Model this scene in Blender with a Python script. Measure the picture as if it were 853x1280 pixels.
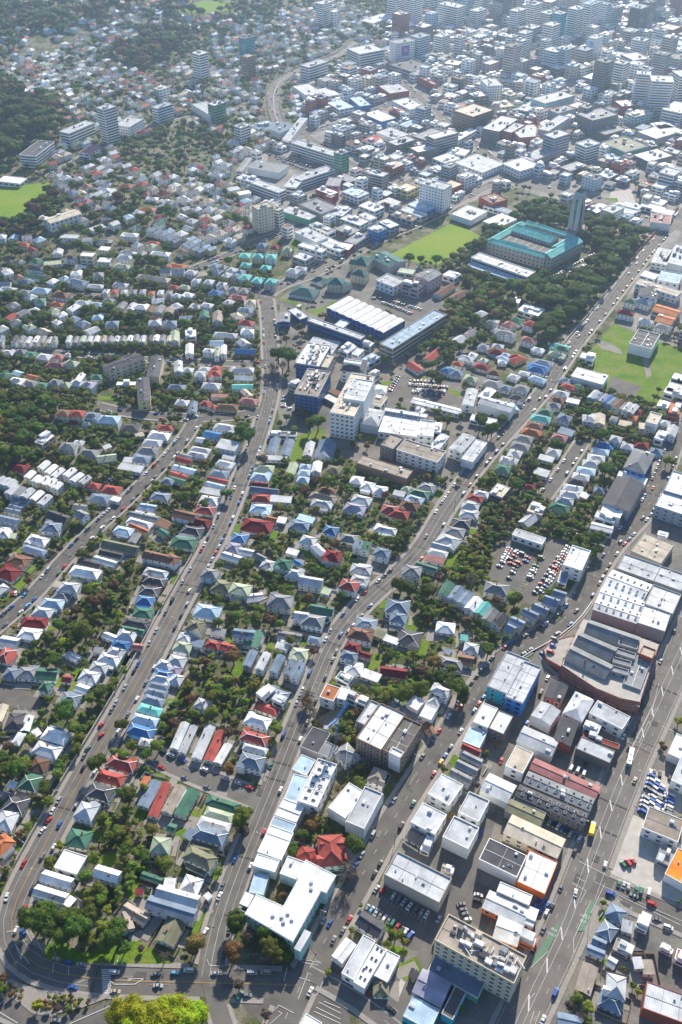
import bpy, math, random, bisect
import numpy as np
from mathutils import Vector, Matrix

scene = bpy.context.scene
R = math.radians
random.seed(7)
for o in list(bpy.data.objects):
    bpy.data.objects.remove(o)

# ------------------------------------------------------------------ camera
CF, CT, CH = 1240.0, R(40), 450.0          # focal length in photo pixels, pitch below horizon, height (m)
cam_d = bpy.data.cameras.new('camera')
cam = bpy.data.objects.new('camera', cam_d)
scene.collection.objects.link(cam)
cam.location = (0, 0, CH)
cam.rotation_euler = (R(90) - CT, 0, 0)
cam_d.sensor_fit = 'VERTICAL'
cam_d.sensor_height = 36.0
cam_d.lens = 36.0 * CF / 1280.0
cam_d.clip_start = 1.0
cam_d.clip_end = 20000.0
scene.camera = cam

# ------------------------------------------------------------------ daylight
SUN_EL, SUN_AZ = R(31), math.atan2(0.27, 0.96)      # azimuth measured from +Y towards +X
world = bpy.data.worlds.new("World")
scene.world = world
world.use_nodes = True
nt = world.node_tree
bg = nt.nodes['Background']
sky = nt.nodes.new('ShaderNodeTexSky')
sky.sky_type = 'NISHITA'
sky.sun_disc = False
sky.sun_elevation = SUN_EL
sky.sun_rotation = SUN_AZ
sky.altitude = 400
sky.air_density = 1.0
sky.dust_density = 0.6
sky.ozone_density = 4.0
nt.links.new(sky.outputs[0], bg.inputs[0])
bg.inputs[1].default_value = 0.10
sun_d = bpy.data.lights.new('sun', 'SUN')
sun_d.energy = 5.0
sun_d.angle = R(0.5)
sun_d.color = (1.0, 0.91, 0.77)
sun = bpy.data.objects.new('sun', sun_d)
scene.collection.objects.link(sun)
sdir = Vector((math.sin(SUN_AZ) * math.cos(SUN_EL), math.cos(SUN_AZ) * math.cos(SUN_EL), math.sin(SUN_EL)))
sun.rotation_euler = sdir.to_track_quat('Z', 'Y').to_euler()
sun.location = (0, 0, 800)
scene.view_settings.view_transform = 'Standard'
scene.view_settings.look = 'None'
scene.view_settings.exposure = 0.88
scene.view_settings.gamma = 1.0
HAZE_DENSITY = 0.000115

# ------------------------------------------------------------------ place helpers
def plane_at(px, py, z=0.0):
    u = (px - 426.5) / CF; v = (py - 640.0) / CF
    dy = math.cos(CT) - v * math.sin(CT); dz = -math.sin(CT) - v * math.cos(CT)
    t = (z - CH) / dz
    return u * t, dy * t
HILLS = []
for (hx, hy, a, s) in ((30, 150, 20, 110), (10, 545, 8, 42), (60, -25, 45, 270), (290, 20, 22, 150), (110, 262, 9, 80)):
    c = plane_at(hx, hy); HILLS.append((c[0], c[1], a, s))
def hgt(x, y):
    z = 0.0
    for (cx, cy, a, s) in HILLS:
        q = ((x - cx) ** 2 + (y - cy) ** 2) / (2 * s * s)
        if q < 8: z += a * math.exp(-q)
    return z
def at(px, py, h=0.0):
    z = h
    for k in range(7):
        x, y = plane_at(px, py, z)
        z = h + hgt(x, y)
    return x, y
def to_px(x, y, z=0.0):
    zz = z - CH
    dep = y * math.cos(CT) - zz * math.sin(CT)
    up = y * math.sin(CT) + zz * math.cos(CT)
    return 426.5 + CF * x / dep, 640.0 - CF * up / dep

FR = {'p': (0, 0, 1.0), 'r': (553, 1000, 2.843), 's': (280, 1000, 2.843), 'u': (553, 740, 2.843), 'v': (553, 480, 2.843),
      'g': (280, 220, 2.843), 'm': (553, 220, 2.843)}
for i, yy in enumerate((1067, 854, 641, 428, 215, 2)):
    for j, xx in enumerate((0, 213, 426, 639)):
        FR['abcdef'[i] + str(j)] = (xx, yy, 4.0047)
def fpx(fr, x, y):
    f = FR[fr]; return f[0] + x / f[2], f[1] + y / f[2]

# ------------------------------------------------------------------ occupancy grid (1.5 m)
GC = 1.5; GX0, GY0 = -900.0, 120.0
GNX, GNY = 1200, 1500
occ = np.zeros((GNX, GNY), bool)
tocc = np.zeros((GNX, GNY), bool)
def gidx(x, y): return int((x - GX0) / GC), int((y - GY0) / GC)
def mark_rect(cx, cy, ang, a, b, grid=None):
    g = occ if grid is None else grid
    r = math.hypot(a, b)
    i0, j0 = gidx(cx - r, cy - r); i1, j1 = gidx(cx + r, cy + r)
    i0 = max(i0, 0); j0 = max(j0, 0); i1 = min(i1 + 1, GNX); j1 = min(j1 + 1, GNY)
    if i0 >= i1 or j0 >= j1: return
    X = (np.arange(i0, i1) + .5) * GC + GX0 - cx; Y = (np.arange(j0, j1) + .5) * GC + GY0 - cy
    XX, YY = np.meshgrid(X, Y, indexing='ij')
    c, s = math.cos(ang), math.sin(ang)
    m = (abs(XX * c + YY * s) <= a) & (abs(-XX * s + YY * c) <= b)
    g[i0:i1, j0:j1] |= m
def any_rect(cx, cy, ang, a, b, grid=None):
    g = occ if grid is None else grid
    c, s = math.cos(ang), math.sin(ang)
    na = max(2, int(2 * a / 2.2) + 1); nb = max(2, int(2 * b / 2.2) + 1)
    for i in range(na):
        for j in range(nb):
            u = -a + 2 * a * i / (na - 1); v = -b + 2 * b * j / (nb - 1)
            ii, jj = gidx(cx + u * c - v * s, cy + u * s + v * c)
            if 0 <= ii < GNX and 0 <= jj < GNY and g[ii, jj]: return True
    return False
def mark_line(pts, w, grid=None):
    for (a, b) in zip(pts[:-1], pts[1:]):
        L = math.hypot(b[0] - a[0], b[1] - a[1])
        mark_rect((a[0] + b[0]) / 2, (a[1] + b[1]) / 2, math.atan2(b[1] - a[1], b[0] - a[0]), L / 2 + .8, w / 2, grid)
def inpoly(x, y, P):
    c = False; n = len(P); j = n - 1
    for i in range(n):
        if (P[i][1] > y) != (P[j][1] > y) and x < (P[j][0] - P[i][0]) * (y - P[i][1]) / (P[j][1] - P[i][1]) + P[i][0]: c = not c
        j = i
    return c
def mark_poly(P, grid=None):
    g = occ if grid is None else grid
    i0, j0 = gidx(min(p[0] for p in P), min(p[1] for p in P)); i1, j1 = gidx(max(p[0] for p in P), max(p[1] for p in P))
    for i in range(max(i0, 0), min(i1 + 1, GNX)):
        for j in range(max(j0, 0), min(j1 + 1, GNY)):
            if inpoly((i + .5) * GC + GX0, (j + .5) * GC + GY0, P): g[i, j] = True

# ------------------------------------------------------------------ materials
MATS = {}
def mat(name, col, rough=0.8, var=0.12, scale=0.6, streak=0.0, objcol=False, spec=None, metal=0.0, transl=0.0, objrand=0.1, bump=0.0, bscale=3.0):
    m = bpy.data.materials.new(name); m.use_nodes = True
    n = m.node_tree.nodes; l = m.node_tree.links
    b = n['Principled BSDF']; b.inputs['Roughness'].default_value = rough; b.inputs['Metallic'].default_value = metal
    if spec is not None: b.inputs['Specular IOR Level'].default_value = spec
    geo = n.new('ShaderNodeNewGeometry')
    nz = n.new('ShaderNodeTexNoise'); nz.inputs['Scale'].default_value = scale; nz.inputs['Detail'].default_value = 5
    l.new(geo.outputs['Position'], nz.inputs['Vector'])
    oi = n.new('ShaderNodeObjectInfo')
    mr = n.new('ShaderNodeMapRange'); mr.inputs[1].default_value = .25; mr.inputs[2].default_value = .75
    mr.inputs[3].default_value = 1 - var; mr.inputs[4].default_value = 1 + var
    l.new(nz.outputs[0], mr.inputs[0])
    mo = n.new('ShaderNodeMapRange'); mo.inputs[3].default_value = 1 - objrand; mo.inputs[4].default_value = 1 + objrand
    l.new(oi.outputs['Random'], mo.inputs[0])
    mu = n.new('ShaderNodeMath'); mu.operation = 'MULTIPLY'
    l.new(mr.outputs[0], mu.inputs[0]); l.new(mo.outputs[0], mu.inputs[1])
    last = mu.outputs[0]
    if streak > 0:
        wv = n.new('ShaderNodeTexWave'); wv.wave_type = 'BANDS'; wv.bands_direction = 'X'
        wv.inputs['Scale'].default_value = 0.45; wv.inputs['Distortion'].default_value = 0.3; wv.inputs['Detail'].default_value = 1
        tc = n.new('ShaderNodeTexCoord'); l.new(tc.outputs['Object'], wv.inputs['Vector'])
        ms = n.new('ShaderNodeMapRange'); ms.inputs[3].default_value = 1 - streak; ms.inputs[4].default_value = 1 + streak * .5
        l.new(wv.outputs[0], ms.inputs[0])
        n2 = n.new('ShaderNodeTexNoise'); n2.inputs['Scale'].default_value = 0.16; n2.inputs['Detail'].default_value = 3
        l.new(geo.outputs['Position'], n2.inputs['Vector'])
        m2r = n.new('ShaderNodeMapRange'); m2r.inputs[1].default_value = .3; m2r.inputs[2].default_value = .7; m2r.inputs[3].default_value = 1 - streak * 1.2; m2r.inputs[4].default_value = 1 + streak * .6
        l.new(n2.outputs[0], m2r.inputs[0])
        m3 = n.new('ShaderNodeMath'); m3.operation = 'MULTIPLY'; l.new(last, m3.inputs[0]); l.new(ms.outputs[0], m3.inputs[1])
        m4 = n.new('ShaderNodeMath'); m4.operation = 'MULTIPLY'; l.new(m3.outputs[0], m4.inputs[0]); l.new(m2r.outputs[0], m4.inputs[1])
        last = m4.outputs[0]
    vm = n.new('ShaderNodeVectorMath'); vm.operation = 'SCALE'
    if objcol: l.new(oi.outputs['Color'], vm.inputs[0])
    else: vm.inputs[0].default_value = col[:3]
    l.new(last, vm.inputs['Scale'])
    if transl > 0:
        hs = n.new('ShaderNodeHueSaturation'); hr = n.new('ShaderNodeMapRange'); hr.inputs[3].default_value = .465; hr.inputs[4].default_value = .53
        l.new(oi.outputs['Random'], hr.inputs[0]); l.new(hr.outputs[0], hs.inputs['Hue']); l.new(vm.outputs[0], hs.inputs['Color']); vm = hs
    l.new(vm.outputs[0], b.inputs['Base Color'])
    if transl > 0:
        tr = n.new('ShaderNodeBsdfTranslucent'); l.new(vm.outputs[0], tr.inputs[0])
        mx = n.new('ShaderNodeMixShader'); mx.inputs[0].default_value = transl
        l.new(b.outputs[0], mx.inputs[1]); l.new(tr.outputs[0], mx.inputs[2])
        l.new(mx.outputs[0], n['Material Output'].inputs[0])
    if bump > 0:
        bp = n.new('ShaderNodeBump'); bp.inputs['Strength'].default_value = bump; bp.inputs['Distance'].default_value = .3
        nb = n.new('ShaderNodeTexNoise'); nb.inputs['Scale'].default_value = bscale; nb.inputs['Detail'].default_value = 4
        l.new(geo.outputs['Position'], nb.inputs['Vector']); l.new(nb.outputs[0], bp.inputs['Height']); l.new(bp.outputs[0], b.inputs['Normal'])
    MATS[name] = m
    return m
def mix_mat(name, cols, scale, rough=0.9, fine=0.0):
    """ground like material: several real colours spread by noise"""
    m = bpy.data.materials.new(name); m.use_nodes = True
    n = m.node_tree.nodes; l = m.node_tree.links
    b = n['Principled BSDF']; b.inputs['Roughness'].default_value = rough; b.inputs['Specular IOR Level'].default_value = .2
    geo = n.new('ShaderNodeNewGeometry')
    nz = n.new('ShaderNodeTexNoise'); nz.inputs['Scale'].default_value = scale; nz.inputs['Detail'].default_value = 8; nz.inputs['Roughness'].default_value = .62
    l.new(geo.outputs['Position'], nz.inputs['Vector'])
    cr = n.new('ShaderNodeValToRGB')
    e = cr.color_ramp.elements
    while len(e) > 1: e.remove(e[-1])
    e[0].position = .32; e[0].color = (*cols[0], 1)
    for k, c in enumerate(cols[1:]):
        q = e.new(.32 + .36 * (k + 1) / (len(cols) - 1)); q.color = (*c, 1)
    l.new(nz.outputs[0], cr.inputs[0])
    nf = n.new('ShaderNodeTexNoise'); nf.inputs['Scale'].default_value = .9; nf.inputs['Detail'].default_value = 4
    l.new(geo.outputs['Position'], nf.inputs['Vector'])
    mr = n.new('ShaderNodeMapRange'); mr.inputs[1].default_value = .25; mr.inputs[2].default_value = .75; mr.inputs[3].default_value = 1 - fine; mr.inputs[4].default_value = 1 + fine
    l.new(nf.outputs[0], mr.inputs[0])
    vm = n.new('ShaderNodeVectorMath'); vm.operation = 'SCALE'; l.new(cr.outputs[0], vm.inputs[0]); l.new(mr.outputs[0], vm.inputs['Scale'])
    l.new(vm.outputs[0], b.inputs['Base Color'])
    MATS[name] = m; return m

# roofs by letter: (colour, word)
ROOF = {'W': ((.80, .80, .79), 'white'), 'L': ((.53, .55, .57), 'pale grey'), 'G': ((.25, .26, .27), 'mid grey'), 'D': ((.085, .085, .095), 'charcoal'),
        'S': ((.20, .26, .34), 'slate blue'), 'B': ((.06, .19, .42), 'bright blue'), 'U': ((.42, .56, .68), 'light blue'), 'R': ((.38, .085, .07), 'red'),
        'M': ((.21, .03, .035), 'maroon'), 'O': ((.45, .16, .07), 'terracotta'), 'N': ((.20, .11, .075), 'brown'), 'E': ((.075, .19, .13), 'green'),
        'T': ((.16, .50, .46), 'turquoise'), 'Y': ((.20, .20, .13), 'olive grey'), 'K': ((.40, .46, .33), 'pale green'), 'P': ((.38, .17, .16), 'dusty pink'),
        'C': ((.55, .48, .38), 'tan'), 'V': ((.36, .35, .45), 'lavender grey'), 'A': ((.80, .25, .03), 'orange'), 'Z': ((.045, .14, .135), 'dark teal'),
        'F': ((.34, .29, .24), 'fawn'), 'H': ((.14, .13, .12), 'gravel grey')}
WALL = {'w': ((.78, .78, .75), 'white'), 'c': ((.62, .55, .40), 'cream'), 'g': ((.36, .36, .36), 'grey'), 'b': ((.04, .13, .38), 'deep blue'),
        't': ((.35, .58, .58), 'pale turquoise'), 'r': ((.36, .085, .055), 'red brick'), 'o': ((.70, .17, .03), 'orange'), 'k': ((.06, .06, .065), 'black'),
        'd': ((.17, .16, .15), 'dark grey'), 's': ((.32, .38, .45), 'blue grey'), 'p': ((.52, .36, .40), 'pink'), 'e': ((.10, .34, .22), 'green'),
        'n': ((.25, .17, .12), 'brown'), 'y': ((.60, .52, .25), 'yellow'), 'l': ((.52, .62, .68), 'pale blue'), 'h': ((.44, .41, .36), 'stone'), 'q': ((.02, .45, .55), 'teal'), 'x': ((.03, .22, .62), 'blue')}
for k, (c, w) in ROOF.items():
    mat('roof_' + w.replace(' ', '_'), c, rough=.75, var=.09, scale=.5, streak=.22, objrand=.16, spec=.16)
for k, (c, w) in WALL.items():
    mat('wall_' + w.replace(' ', '_'), c, rough=.8, var=.07, scale=.8, objrand=.08)
def rm(k): return MATS['roof_' + ROOF[k][1].replace(' ', '_')]
def wm(k): return MATS['wall_' + WALL[k][1].replace(' ', '_')]
mat('window_glass', (.035, .05, .07), rough=.12, var=.2, scale=.3, spec=.8, objrand=.3)
mat('window_trim', (.75, .75, .73), rough=.6)
mat('brick_chimney', (.24, .10, .07))
mat('ridge_metal', (.62, .63, .62), rough=.5)
mat('unit_metal', (.55, .56, .57), rough=.5, objrand=.2)
mat('asphalt', (.13, .12, .108), rough=.9, var=.24, scale=.12, spec=.3)
mat('patch_dark', (.085, .08, .075), rough=.95, var=.2)
mat('old_asphalt', (.16, .145, .13), rough=.9, var=.26, scale=.09, spec=.3)
mat('footpath_concrete', (.27, .245, .22), rough=.9, var=.15, scale=.7)
mat('parking_brick', (.46, .10, .06), rough=.85)
mat('concrete', (.42, .39, .35), rough=.9, var=.15, scale=.3)
mat('line_white', (.55, .55, .53), rough=.8, var=.3, scale=2.5)
mat('line_orange', (.42, .27, .08), rough=.8, var=.25, scale=2.5)
mat('lane_green', (.11, .20, .13), rough=.9, var=.2, scale=1.0)
mix_mat('garden_ground', [(.03, .055, .014), (.06, .09, .02), (.10, .10, .05), (.20, .18, .14), (.08, .12, .025)], .07, fine=.45)
mix_mat('yard_paving', [(.10, .098, .09), (.15, .145, .135), (.22, .20, .17), (.14, .13, .12)], .03, fine=.2)
mix_mat('city_paving', [(.12, .12, .12), (.20, .19, .18), (.30, .27, .24), (.14, .14, .14)], .03, fine=.25)
mix_mat('lawn_grass', [(.07, .135, .008), (.11, .19, .010), (.19, .19, .05)], .06, fine=.35)
mix_mat('field_grass', [(.12, .21, .008), (.155, .25, .010), (.21, .26, .02)], .02, fine=.08)
mix_mat('gravel', [(.17, .155, .14), (.26, .24, .21), (.20, .18, .16)], .05, fine=.25)
mix_mat('bare_earth', [(.30, .20, .13), (.38, .30, .22), (.25, .22, .19)], .05, fine=.3)
mat('bark', (.10, .07, .05))
mat('car_paint', (1, 1, 1), rough=.42, var=.03, objcol=True, objrand=.03, spec=.4)
mat('tyre', (.02, .02, .02), rough=.9)
mat('pole_metal', (.40, .40, .38), rough=.6)
mat('pole_wood', (.13, .11, .09), rough=.9)
mat('crane_blue', (.02, .16, .42), rough=.5)
mat('crane_orange', (.75, .22, .03), rough=.5)
mat('sign_blue', (.0, .35, .75), rough=.5)
mat('sign_purple', (.22, .08, .35), rough=.5)
LEAF = {'g': (.075, .125, .016), 'm': (.13, .175, .022), 'l': (.21, .23, .03), 'y': (.27, .33, .008), 'o': (.20, .13, .04), 'b': (.12, .095, .075), 'r': (.12, .07, .035)}
LEAFW = {'g': 'dark green', 'm': 'mid green', 'l': 'light green', 'y': 'bright yellow-green', 'o': 'orange-brown autumn', 'b': 'nearly bare grey-brown', 'r': 'rust-red'}
for k, c in LEAF.items(): mat('leaf_' + k, c, rough=.75, var=.35, scale=.9, transl=.25, objrand=.3, spec=.2)

# ------------------------------------------------------------------ object helpers
COL = scene.collection
def obj(name, me, parent=None, mtx=None):
    o = bpy.data.objects.new(name, me); COL.objects.link(o)
    if parent is not None: o.parent = parent
    if mtx is not None: o.matrix_local = mtx
    return o
def mesh(name, V, F, mats, mi=None, smooth=False):
    me = bpy.data.meshes.new(name); me.from_pydata(V, [], F)
    for m in (mats if isinstance(mats, (list, tuple)) else [mats]): me.materials.append(m)
    if mi is not None: me.polygons.foreach_set('material_index', mi)
    if smooth: me.polygons.foreach_set('use_smooth', [True] * len(me.polygons))
    me.update(); return me
def empty(name, x, y, z, rz=0):
    o = bpy.data.objects.new(name, None); COL.objects.link(o)
    o.location = (x, y, z); o.rotation_euler = (0, 0, rz); o.empty_display_size = .5
    return o
def struct(name, V, F, m, kind='structure', mi=None):
    o = obj(name, mesh(name, V, F, m, mi)); o['kind'] = kind; return o
BOXF = [(0, 3, 2, 1), (4, 5, 6, 7), (0, 1, 5, 4), (1, 2, 6, 5), (2, 3, 7, 6), (3, 0, 4, 7)]
def box(x0, x1, y0, y1, z0, z1):
    return [(x0, y0, z0), (x1, y0, z0), (x1, y1, z0), (x0, y1, z0), (x0, y0, z1), (x1, y0, z1), (x1, y1, z1), (x0, y1, z1)], [tuple(f) for f in BOXF]
class MB:
    def __init__(s): s.V = []; s.F = []; s.M = []
    def add(s, vf, m=0):
        n = len(s.V); s.V += vf[0]; s.F += [tuple(i + n for i in f) for f in vf[1]]; s.M += [m] * len(vf[1]); return s
    def bar(s, a, b, w, m=0):
        a = Vector(a); b = Vector(b); d = (b - a).normalized()
        u = d.cross(Vector((0, 0, 1)))
        if u.length < .01: u = Vector((1, 0, 0))
        u.normalize(); v = d.cross(u) * w / 2; u = u * w / 2
        P = [a - u - v, a + u - v, a + u + v, a - u + v, b - u - v, b + u - v, b + u + v, b - u + v]
        return s.add(([tuple(p) for p in P], BOXF), m)
    def tube(s, a, b, r0, r1, n=6, m=0):
        a = Vector(a); b = Vector(b); d = (b - a).normalized()
        u = d.cross(Vector((0, 0, 1)))
        if u.length < .01: u = Vector((1, 0, 0))
        u.normalize(); v = d.cross(u)
        V = []
        for (c, r) in ((a, r0), (b, r1)):
            for k in range(n):
                t = 2 * math.pi * k / n; V.append(tuple(c + u * (r * math.cos(t)) + v * (r * math.sin(t))))
        F = [(k, (k + 1) % n, n + (k + 1) % n, n + k) for k in range(n)] + [tuple(range(n - 1, -1, -1)), tuple(range(n, 2 * n))]
        return s.add((V, F), m)
    def mesh(s, name, mats, smooth=False): return mesh(name, s.V, s.F, mats, s.M, smooth)
STUFF = {}
def stuff_add(key, V, F, m, mtx):
    """collect world-space geometry for one joined 'stuff' object"""
    S = STUFF.setdefault(key, {'V': [], 'F': [], 'M': [], 'mats': []})
    if m not in S['mats']: S['mats'].append(m)
    k = S['mats'].index(m); n = len(S['V'])
    c, s, x, y, z = mtx
    S['V'] += [(p[0] * c - p[1] * s + x, p[0] * s + p[1] * c + y, p[2] + z) for p in V]
    S['F'] += [tuple(i + n for i in f) for f in F]; S['M'] += [k] * len(F)
def ordn(n):
    w = ['', 'first', 'second', 'third', 'fourth', 'fifth', 'sixth', 'seventh', 'eighth', 'ninth', 'tenth', 'eleventh', 'twelfth']
    if n < len(w): return w[n]
    return str(n) + ('th' if 10 <= n % 100 <= 20 else {1: 'st', 2: 'nd', 3: 'rd'}.get(n % 10, 'th'))
# ------------------------------------------------------------------ ground
def coords(lo, hi, step, far_lo, far_hi):
    c = list(np.arange(lo, hi + 1, step)); s = step
    x = lo
    pre = []
    while x > far_lo: s *= 1.5; x -= s; pre.append(max(x, far_lo))
    x = hi; s = step; post = []
    while x < far_hi: s *= 1.5; x += s; post.append(min(x, far_hi))
    return pre[::-1] + c + post
gx = coords(-1000, 1000, 20, -5000, 5000); gy = coords(100, 2300, 20, -2500, 7000)
V = [(x, y, hgt(x, y)) for y in gy for x in gx]; nx = len(gx)
F = [(j * nx + i, j * nx + i + 1, (j + 1) * nx + i + 1, (j + 1) * nx + i) for j in range(len(gy) - 1) for i in range(nx - 1)]
g = struct('ground', V, F, MATS['garden_ground'])
for p in g.data.polygons: p.use_smooth = True

def poly_sheet(name, P, m, z, cell=20.0, kind='structure'):
    """flat-ish sheet of a polygon (world coordinates) laid over the terrain"""
    import bmesh
    bm = bmesh.new()
    vs = [bm.verts.new((p[0], p[1], 0)) for p in P]
    bm.faces.new(vs)
    x0, x1 = min(p[0] for p in P), max(p[0] for p in P); y0, y1 = min(p[1] for p in P), max(p[1] for p in P)
    if any(hgt(p[0], p[1]) > .05 for p in P):
        x = math.ceil(x0 / cell) * cell
        while x < x1:
            bmesh.ops.bisect_plane(bm, geom=bm.verts[:] + bm.edges[:] + bm.faces[:], plane_co=(x, 0, 0), plane_no=(1, 0, 0)); x += cell
        y = math.ceil(y0 / cell) * cell
        while y < y1:
            bmesh.ops.bisect_plane(bm, geom=bm.verts[:] + bm.edges[:] + bm.faces[:], plane_co=(0, y, 0), plane_no=(0, 1, 0)); y += cell
    bmesh.ops.triangulate(bm, faces=bm.faces[:])
    for v in bm.verts: v.co.z = hgt(v.co.x, v.co.y) + z
    for f in bm.faces:
        if f.normal.z < 0: f.normal_flip()
    me = bpy.data.meshes.new(name); bm.to_mesh(me); bm.free(); me.materials.append(m)
    o = obj(name, me); o['kind'] = kind
    return o
def pp(fr, s):
    """'x,y x,y ...' in a frame -> world polygon"""
    return [at(*fpx(fr, *map(float, q.split(',')))) for q in s.split()]

# paved districts (each a sheet a little above the one below)
PAVED = []
def paved(fr, s, m='yard_paving', z=.02, name='yard', mk=False):
    P = pp(fr, s); poly_sheet(name, P, MATS[m], z); PAVED.append(P)
    if mk: mark_poly(P)
    return P
paved('p', '455,1290 450,1190 480,1090 530,1000 590,895 660,835 690,770 760,690 853,590 930,590 960,1300', name='yard')
paved('p', '350,372 352,455 345,500 365,600 425,570 470,585 560,640 610,560 655,500 610,470 560,385 520,330 440,318 385,350', z=.02, name='campus_paving')
CBD = paved('p', '300,205 385,165 385,120 430,85 480,60 520,-40 1000,-40 960,430 845,420 800,292 640,232 560,264 470,292 380,340 350,300 318,232', 'city_paving', .024, 'city_paving')
paved('p', '800,340 853,310 900,400 900,600 840,560 800,480 770,400', 'city_paving', .028, 'city_paving')

paved('a1', '560,600 700,520 853,560 900,700 900,870 480,870 360,760 470,720', 'asphalt', .035, 'road')
# roads: photo waypoints, carriageway width, side footpath width
RD = {
 'R1': ('330,362 335,385 337,410 338,440 341,478 336,505 322,550 301,600 284,645 262,690 232,740 185,830 172,854 127,931 107,964 75,1021 51,1067 33,1100 17,1125 8,1150 8,1175 18,1198 40,1213 80,1222 150,1226 213,1228 290,1229 372,1232', 12.5, 'the orange-lined street'),
 'R2': ('900,212 853,268 810,315 778,357 753,389 718,431 680,490 641,533 610,566 575,610 553,642 526,691 491,723 456,751 434,772 417,795 403,831 393,856 382,881 368,913 350,962 330,1009 307,1067 285,1122 268,1168 262,1222', 12, 'the long middle street'),
 'R3': ('853,530 831,585 813,628 800,653 780,665 762,687 743,719 728,749 708,777 672,799 637,812 622,828 588,876 566,908 541,949 521,979 496,1016 473,1059 440,1117 410,1170 388,1207 360,1262 345,1300', 12.5, 'the white-warehouse street'),
 'R4': ('905,680 870,770 848,824 829,861 814,896 789,946 769,995 746,1052 731,1092 719,1128 701,1173 676,1224 655,1262 640,1300', 18.5, 'the wide avenue on the right'),
 'R5': ('250,515 241,534 225,557 190,594 155,629 116,664 74,705 46,743 14,768 -30,805', 10.5, 'the left diagonal street'),
 'R6': ('178,938 213,956 263,976 322,999', 11, 'the short car-lined cross street'),
 'R7': ('123,508 158,518 211,522 255,523 300,522 336,512', 9, 'the cross street on the left'),
 'R8': ('742,1102 764,1114 804,1130 853,1152 900,1172', 12, 'the side road on the right edge'),
 'R9': ('728,553 715,572 700,596 680,622', 9.5, 'the short dead-end street'),
 'R10': ('672,800 694,835 729,862 771,880 812,890', 8, 'the lane round the brick car park'),
 'R11': ('684,838 668,872 648,916 630,951 618,1000 601,1067 575,1118 545,1165 520,1215 495,1285', 6.5, 'the narrow service lane'),
 'R12': ('-20,437 50,440 105,444 160,449 250,453 290,455 338,456', 7.5, 'the terrace street'),
 'R13': ('330,372 345,357 385,346 431,322 477,297 520,280 556,262 578,247 612,232 640,221 700,196 770,168 870,130', 14, 'the road above the playing field'),
 'R14': ('238,338 280,322 315,304 354,290 420,265 470,245 520,224 560,205 600,190', 9, 'the street below the beige tower'),
 'R15': ('372,182 352,162 343,140 342,118 350,101 368,90 400,78 428,68 445,52', 17, 'the curving motorway'),
 'R16': ('60,222 98,200 134,179 169,164 211,153 264,141 330,132 344,134', 8, 'the upper left street'),
 'R17': ('380,168 430,152 490,130 560,105 640,82 720,60 853,22', 11, 'the city cross street'),
 'R18': ('556,262 500,240 440,205 380,168', 10, 'the city side street'),
 'R19': ('640,221 590,175 545,140 500,100 470,70', 11, 'the city side street'),
 'R20': ('640,224 700,240 770,258 853,284 900,300', 22, 'the road works behind the tower'),
 'R21': ('770,168 730,130 690,95 650,60 620,30', 10, 'the upper city street'),
 'R22': ('80,369 130,371 170,372 240,373 300,368 330,370', 6, 'the upper terrace street'),
 'R23': ('-20,1245 20,1262 60,1285', 9, 'the bottom left corner road'),
 'R24': ('262,1222 268,1260 285,1300', 8, 'the bottom slip road'),
 'R25': ('20,1198 50,1250 80,1270 110,1265 150,1250 172,1238 235,1229', 0, ''),
 'R26': ('388,1207 430,1228 480,1258 520,1295', 13, 'the bottom right cross street'),
}
RD.pop('R25')
ROADS = {}
def densify(P, step):
    out = [P[0]]
    for a, b in zip(P[:-1], P[1:]):
        L = math.hypot(b[0] - a[0], b[1] - a[1]); n = max(1, int(L / step))
        for k in range(1, n + 1): out.append((a[0] + (b[0] - a[0]) * k / n, a[1] + (b[1] - a[1]) * k / n))
    return out
def smooth_line(P, step=5.0, it=3):
    P = densify(P, step * 2)
    for _ in range(it):
        Q = [P[0]] + [((P[i - 1][0] + 2 * P[i][0] + P[i + 1][0]) / 4, (P[i - 1][1] + 2 * P[i][1] + P[i + 1][1]) / 4) for i in range(1, len(P) - 1)] + [P[-1]]
        P = Q
    return densify(P, step)
def normals(P):
    N = []
    for i in range(len(P)):
        a = P[max(i - 1, 0)]; b = P[min(i + 1, len(P) - 1)]
        d = (b[0] - a[0], b[1] - a[1]); L = math.hypot(*d) or 1; N.append((-d[1] / L, d[0] / L))
    return N
def zl(x, y): h = hgt(x, y); return h + (.35 if h > .4 else h * .8)
def strip(P, N, o0, o1, z, V, F, i0=0, i1=None):
    i1 = len(P) if i1 is None else i1
    n = len(V)
    for i in range(i0, i1):
        for o in (o0, (o0 + o1) / 2, o1):
            x = P[i][0] + N[i][0] * o; y = P[i][1] + N[i][1] * o; V.append((x, y, zl(x, y) + z))
    for k in range(i1 - i0 - 1):
        for q in (0, 1):
            a = n + 3 * k + q; F.append((a, a + 1, a + 4, a + 3))
for k, (s, w, nm) in RD.items():
    P = smooth_line([at(*map(float, q.split(','))) for q in s.split()])
    ROADS[k] = dict(P=P, N=normals(P), w=w, nm=nm)
ROADOCC = np.zeros((GNX, GNY), bool)
for ri, (k, r) in enumerate(ROADS.items()):
    V = []; F = []
    strip(r['P'], r['N'], -r['w'] / 2, r['w'] / 2, .045 + .006 * ri, V, F)
    F = [f[::-1] if False else f for f in F]
    o = struct('road', V, F, MATS['old_asphalt' if k in ('R4', 'R20', 'R15', 'R13') else 'asphalt'])
    mark_line(r['P'], r['w'] + 4.5)
    mark_line(r['P'], r['w'] - .4, ROADOCC)
def road_here(x, y):
    i, j = gidx(x, y)
    return 0 <= i < GNX and 0 <= j < GNY and ROADOCC[i, j]
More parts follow.
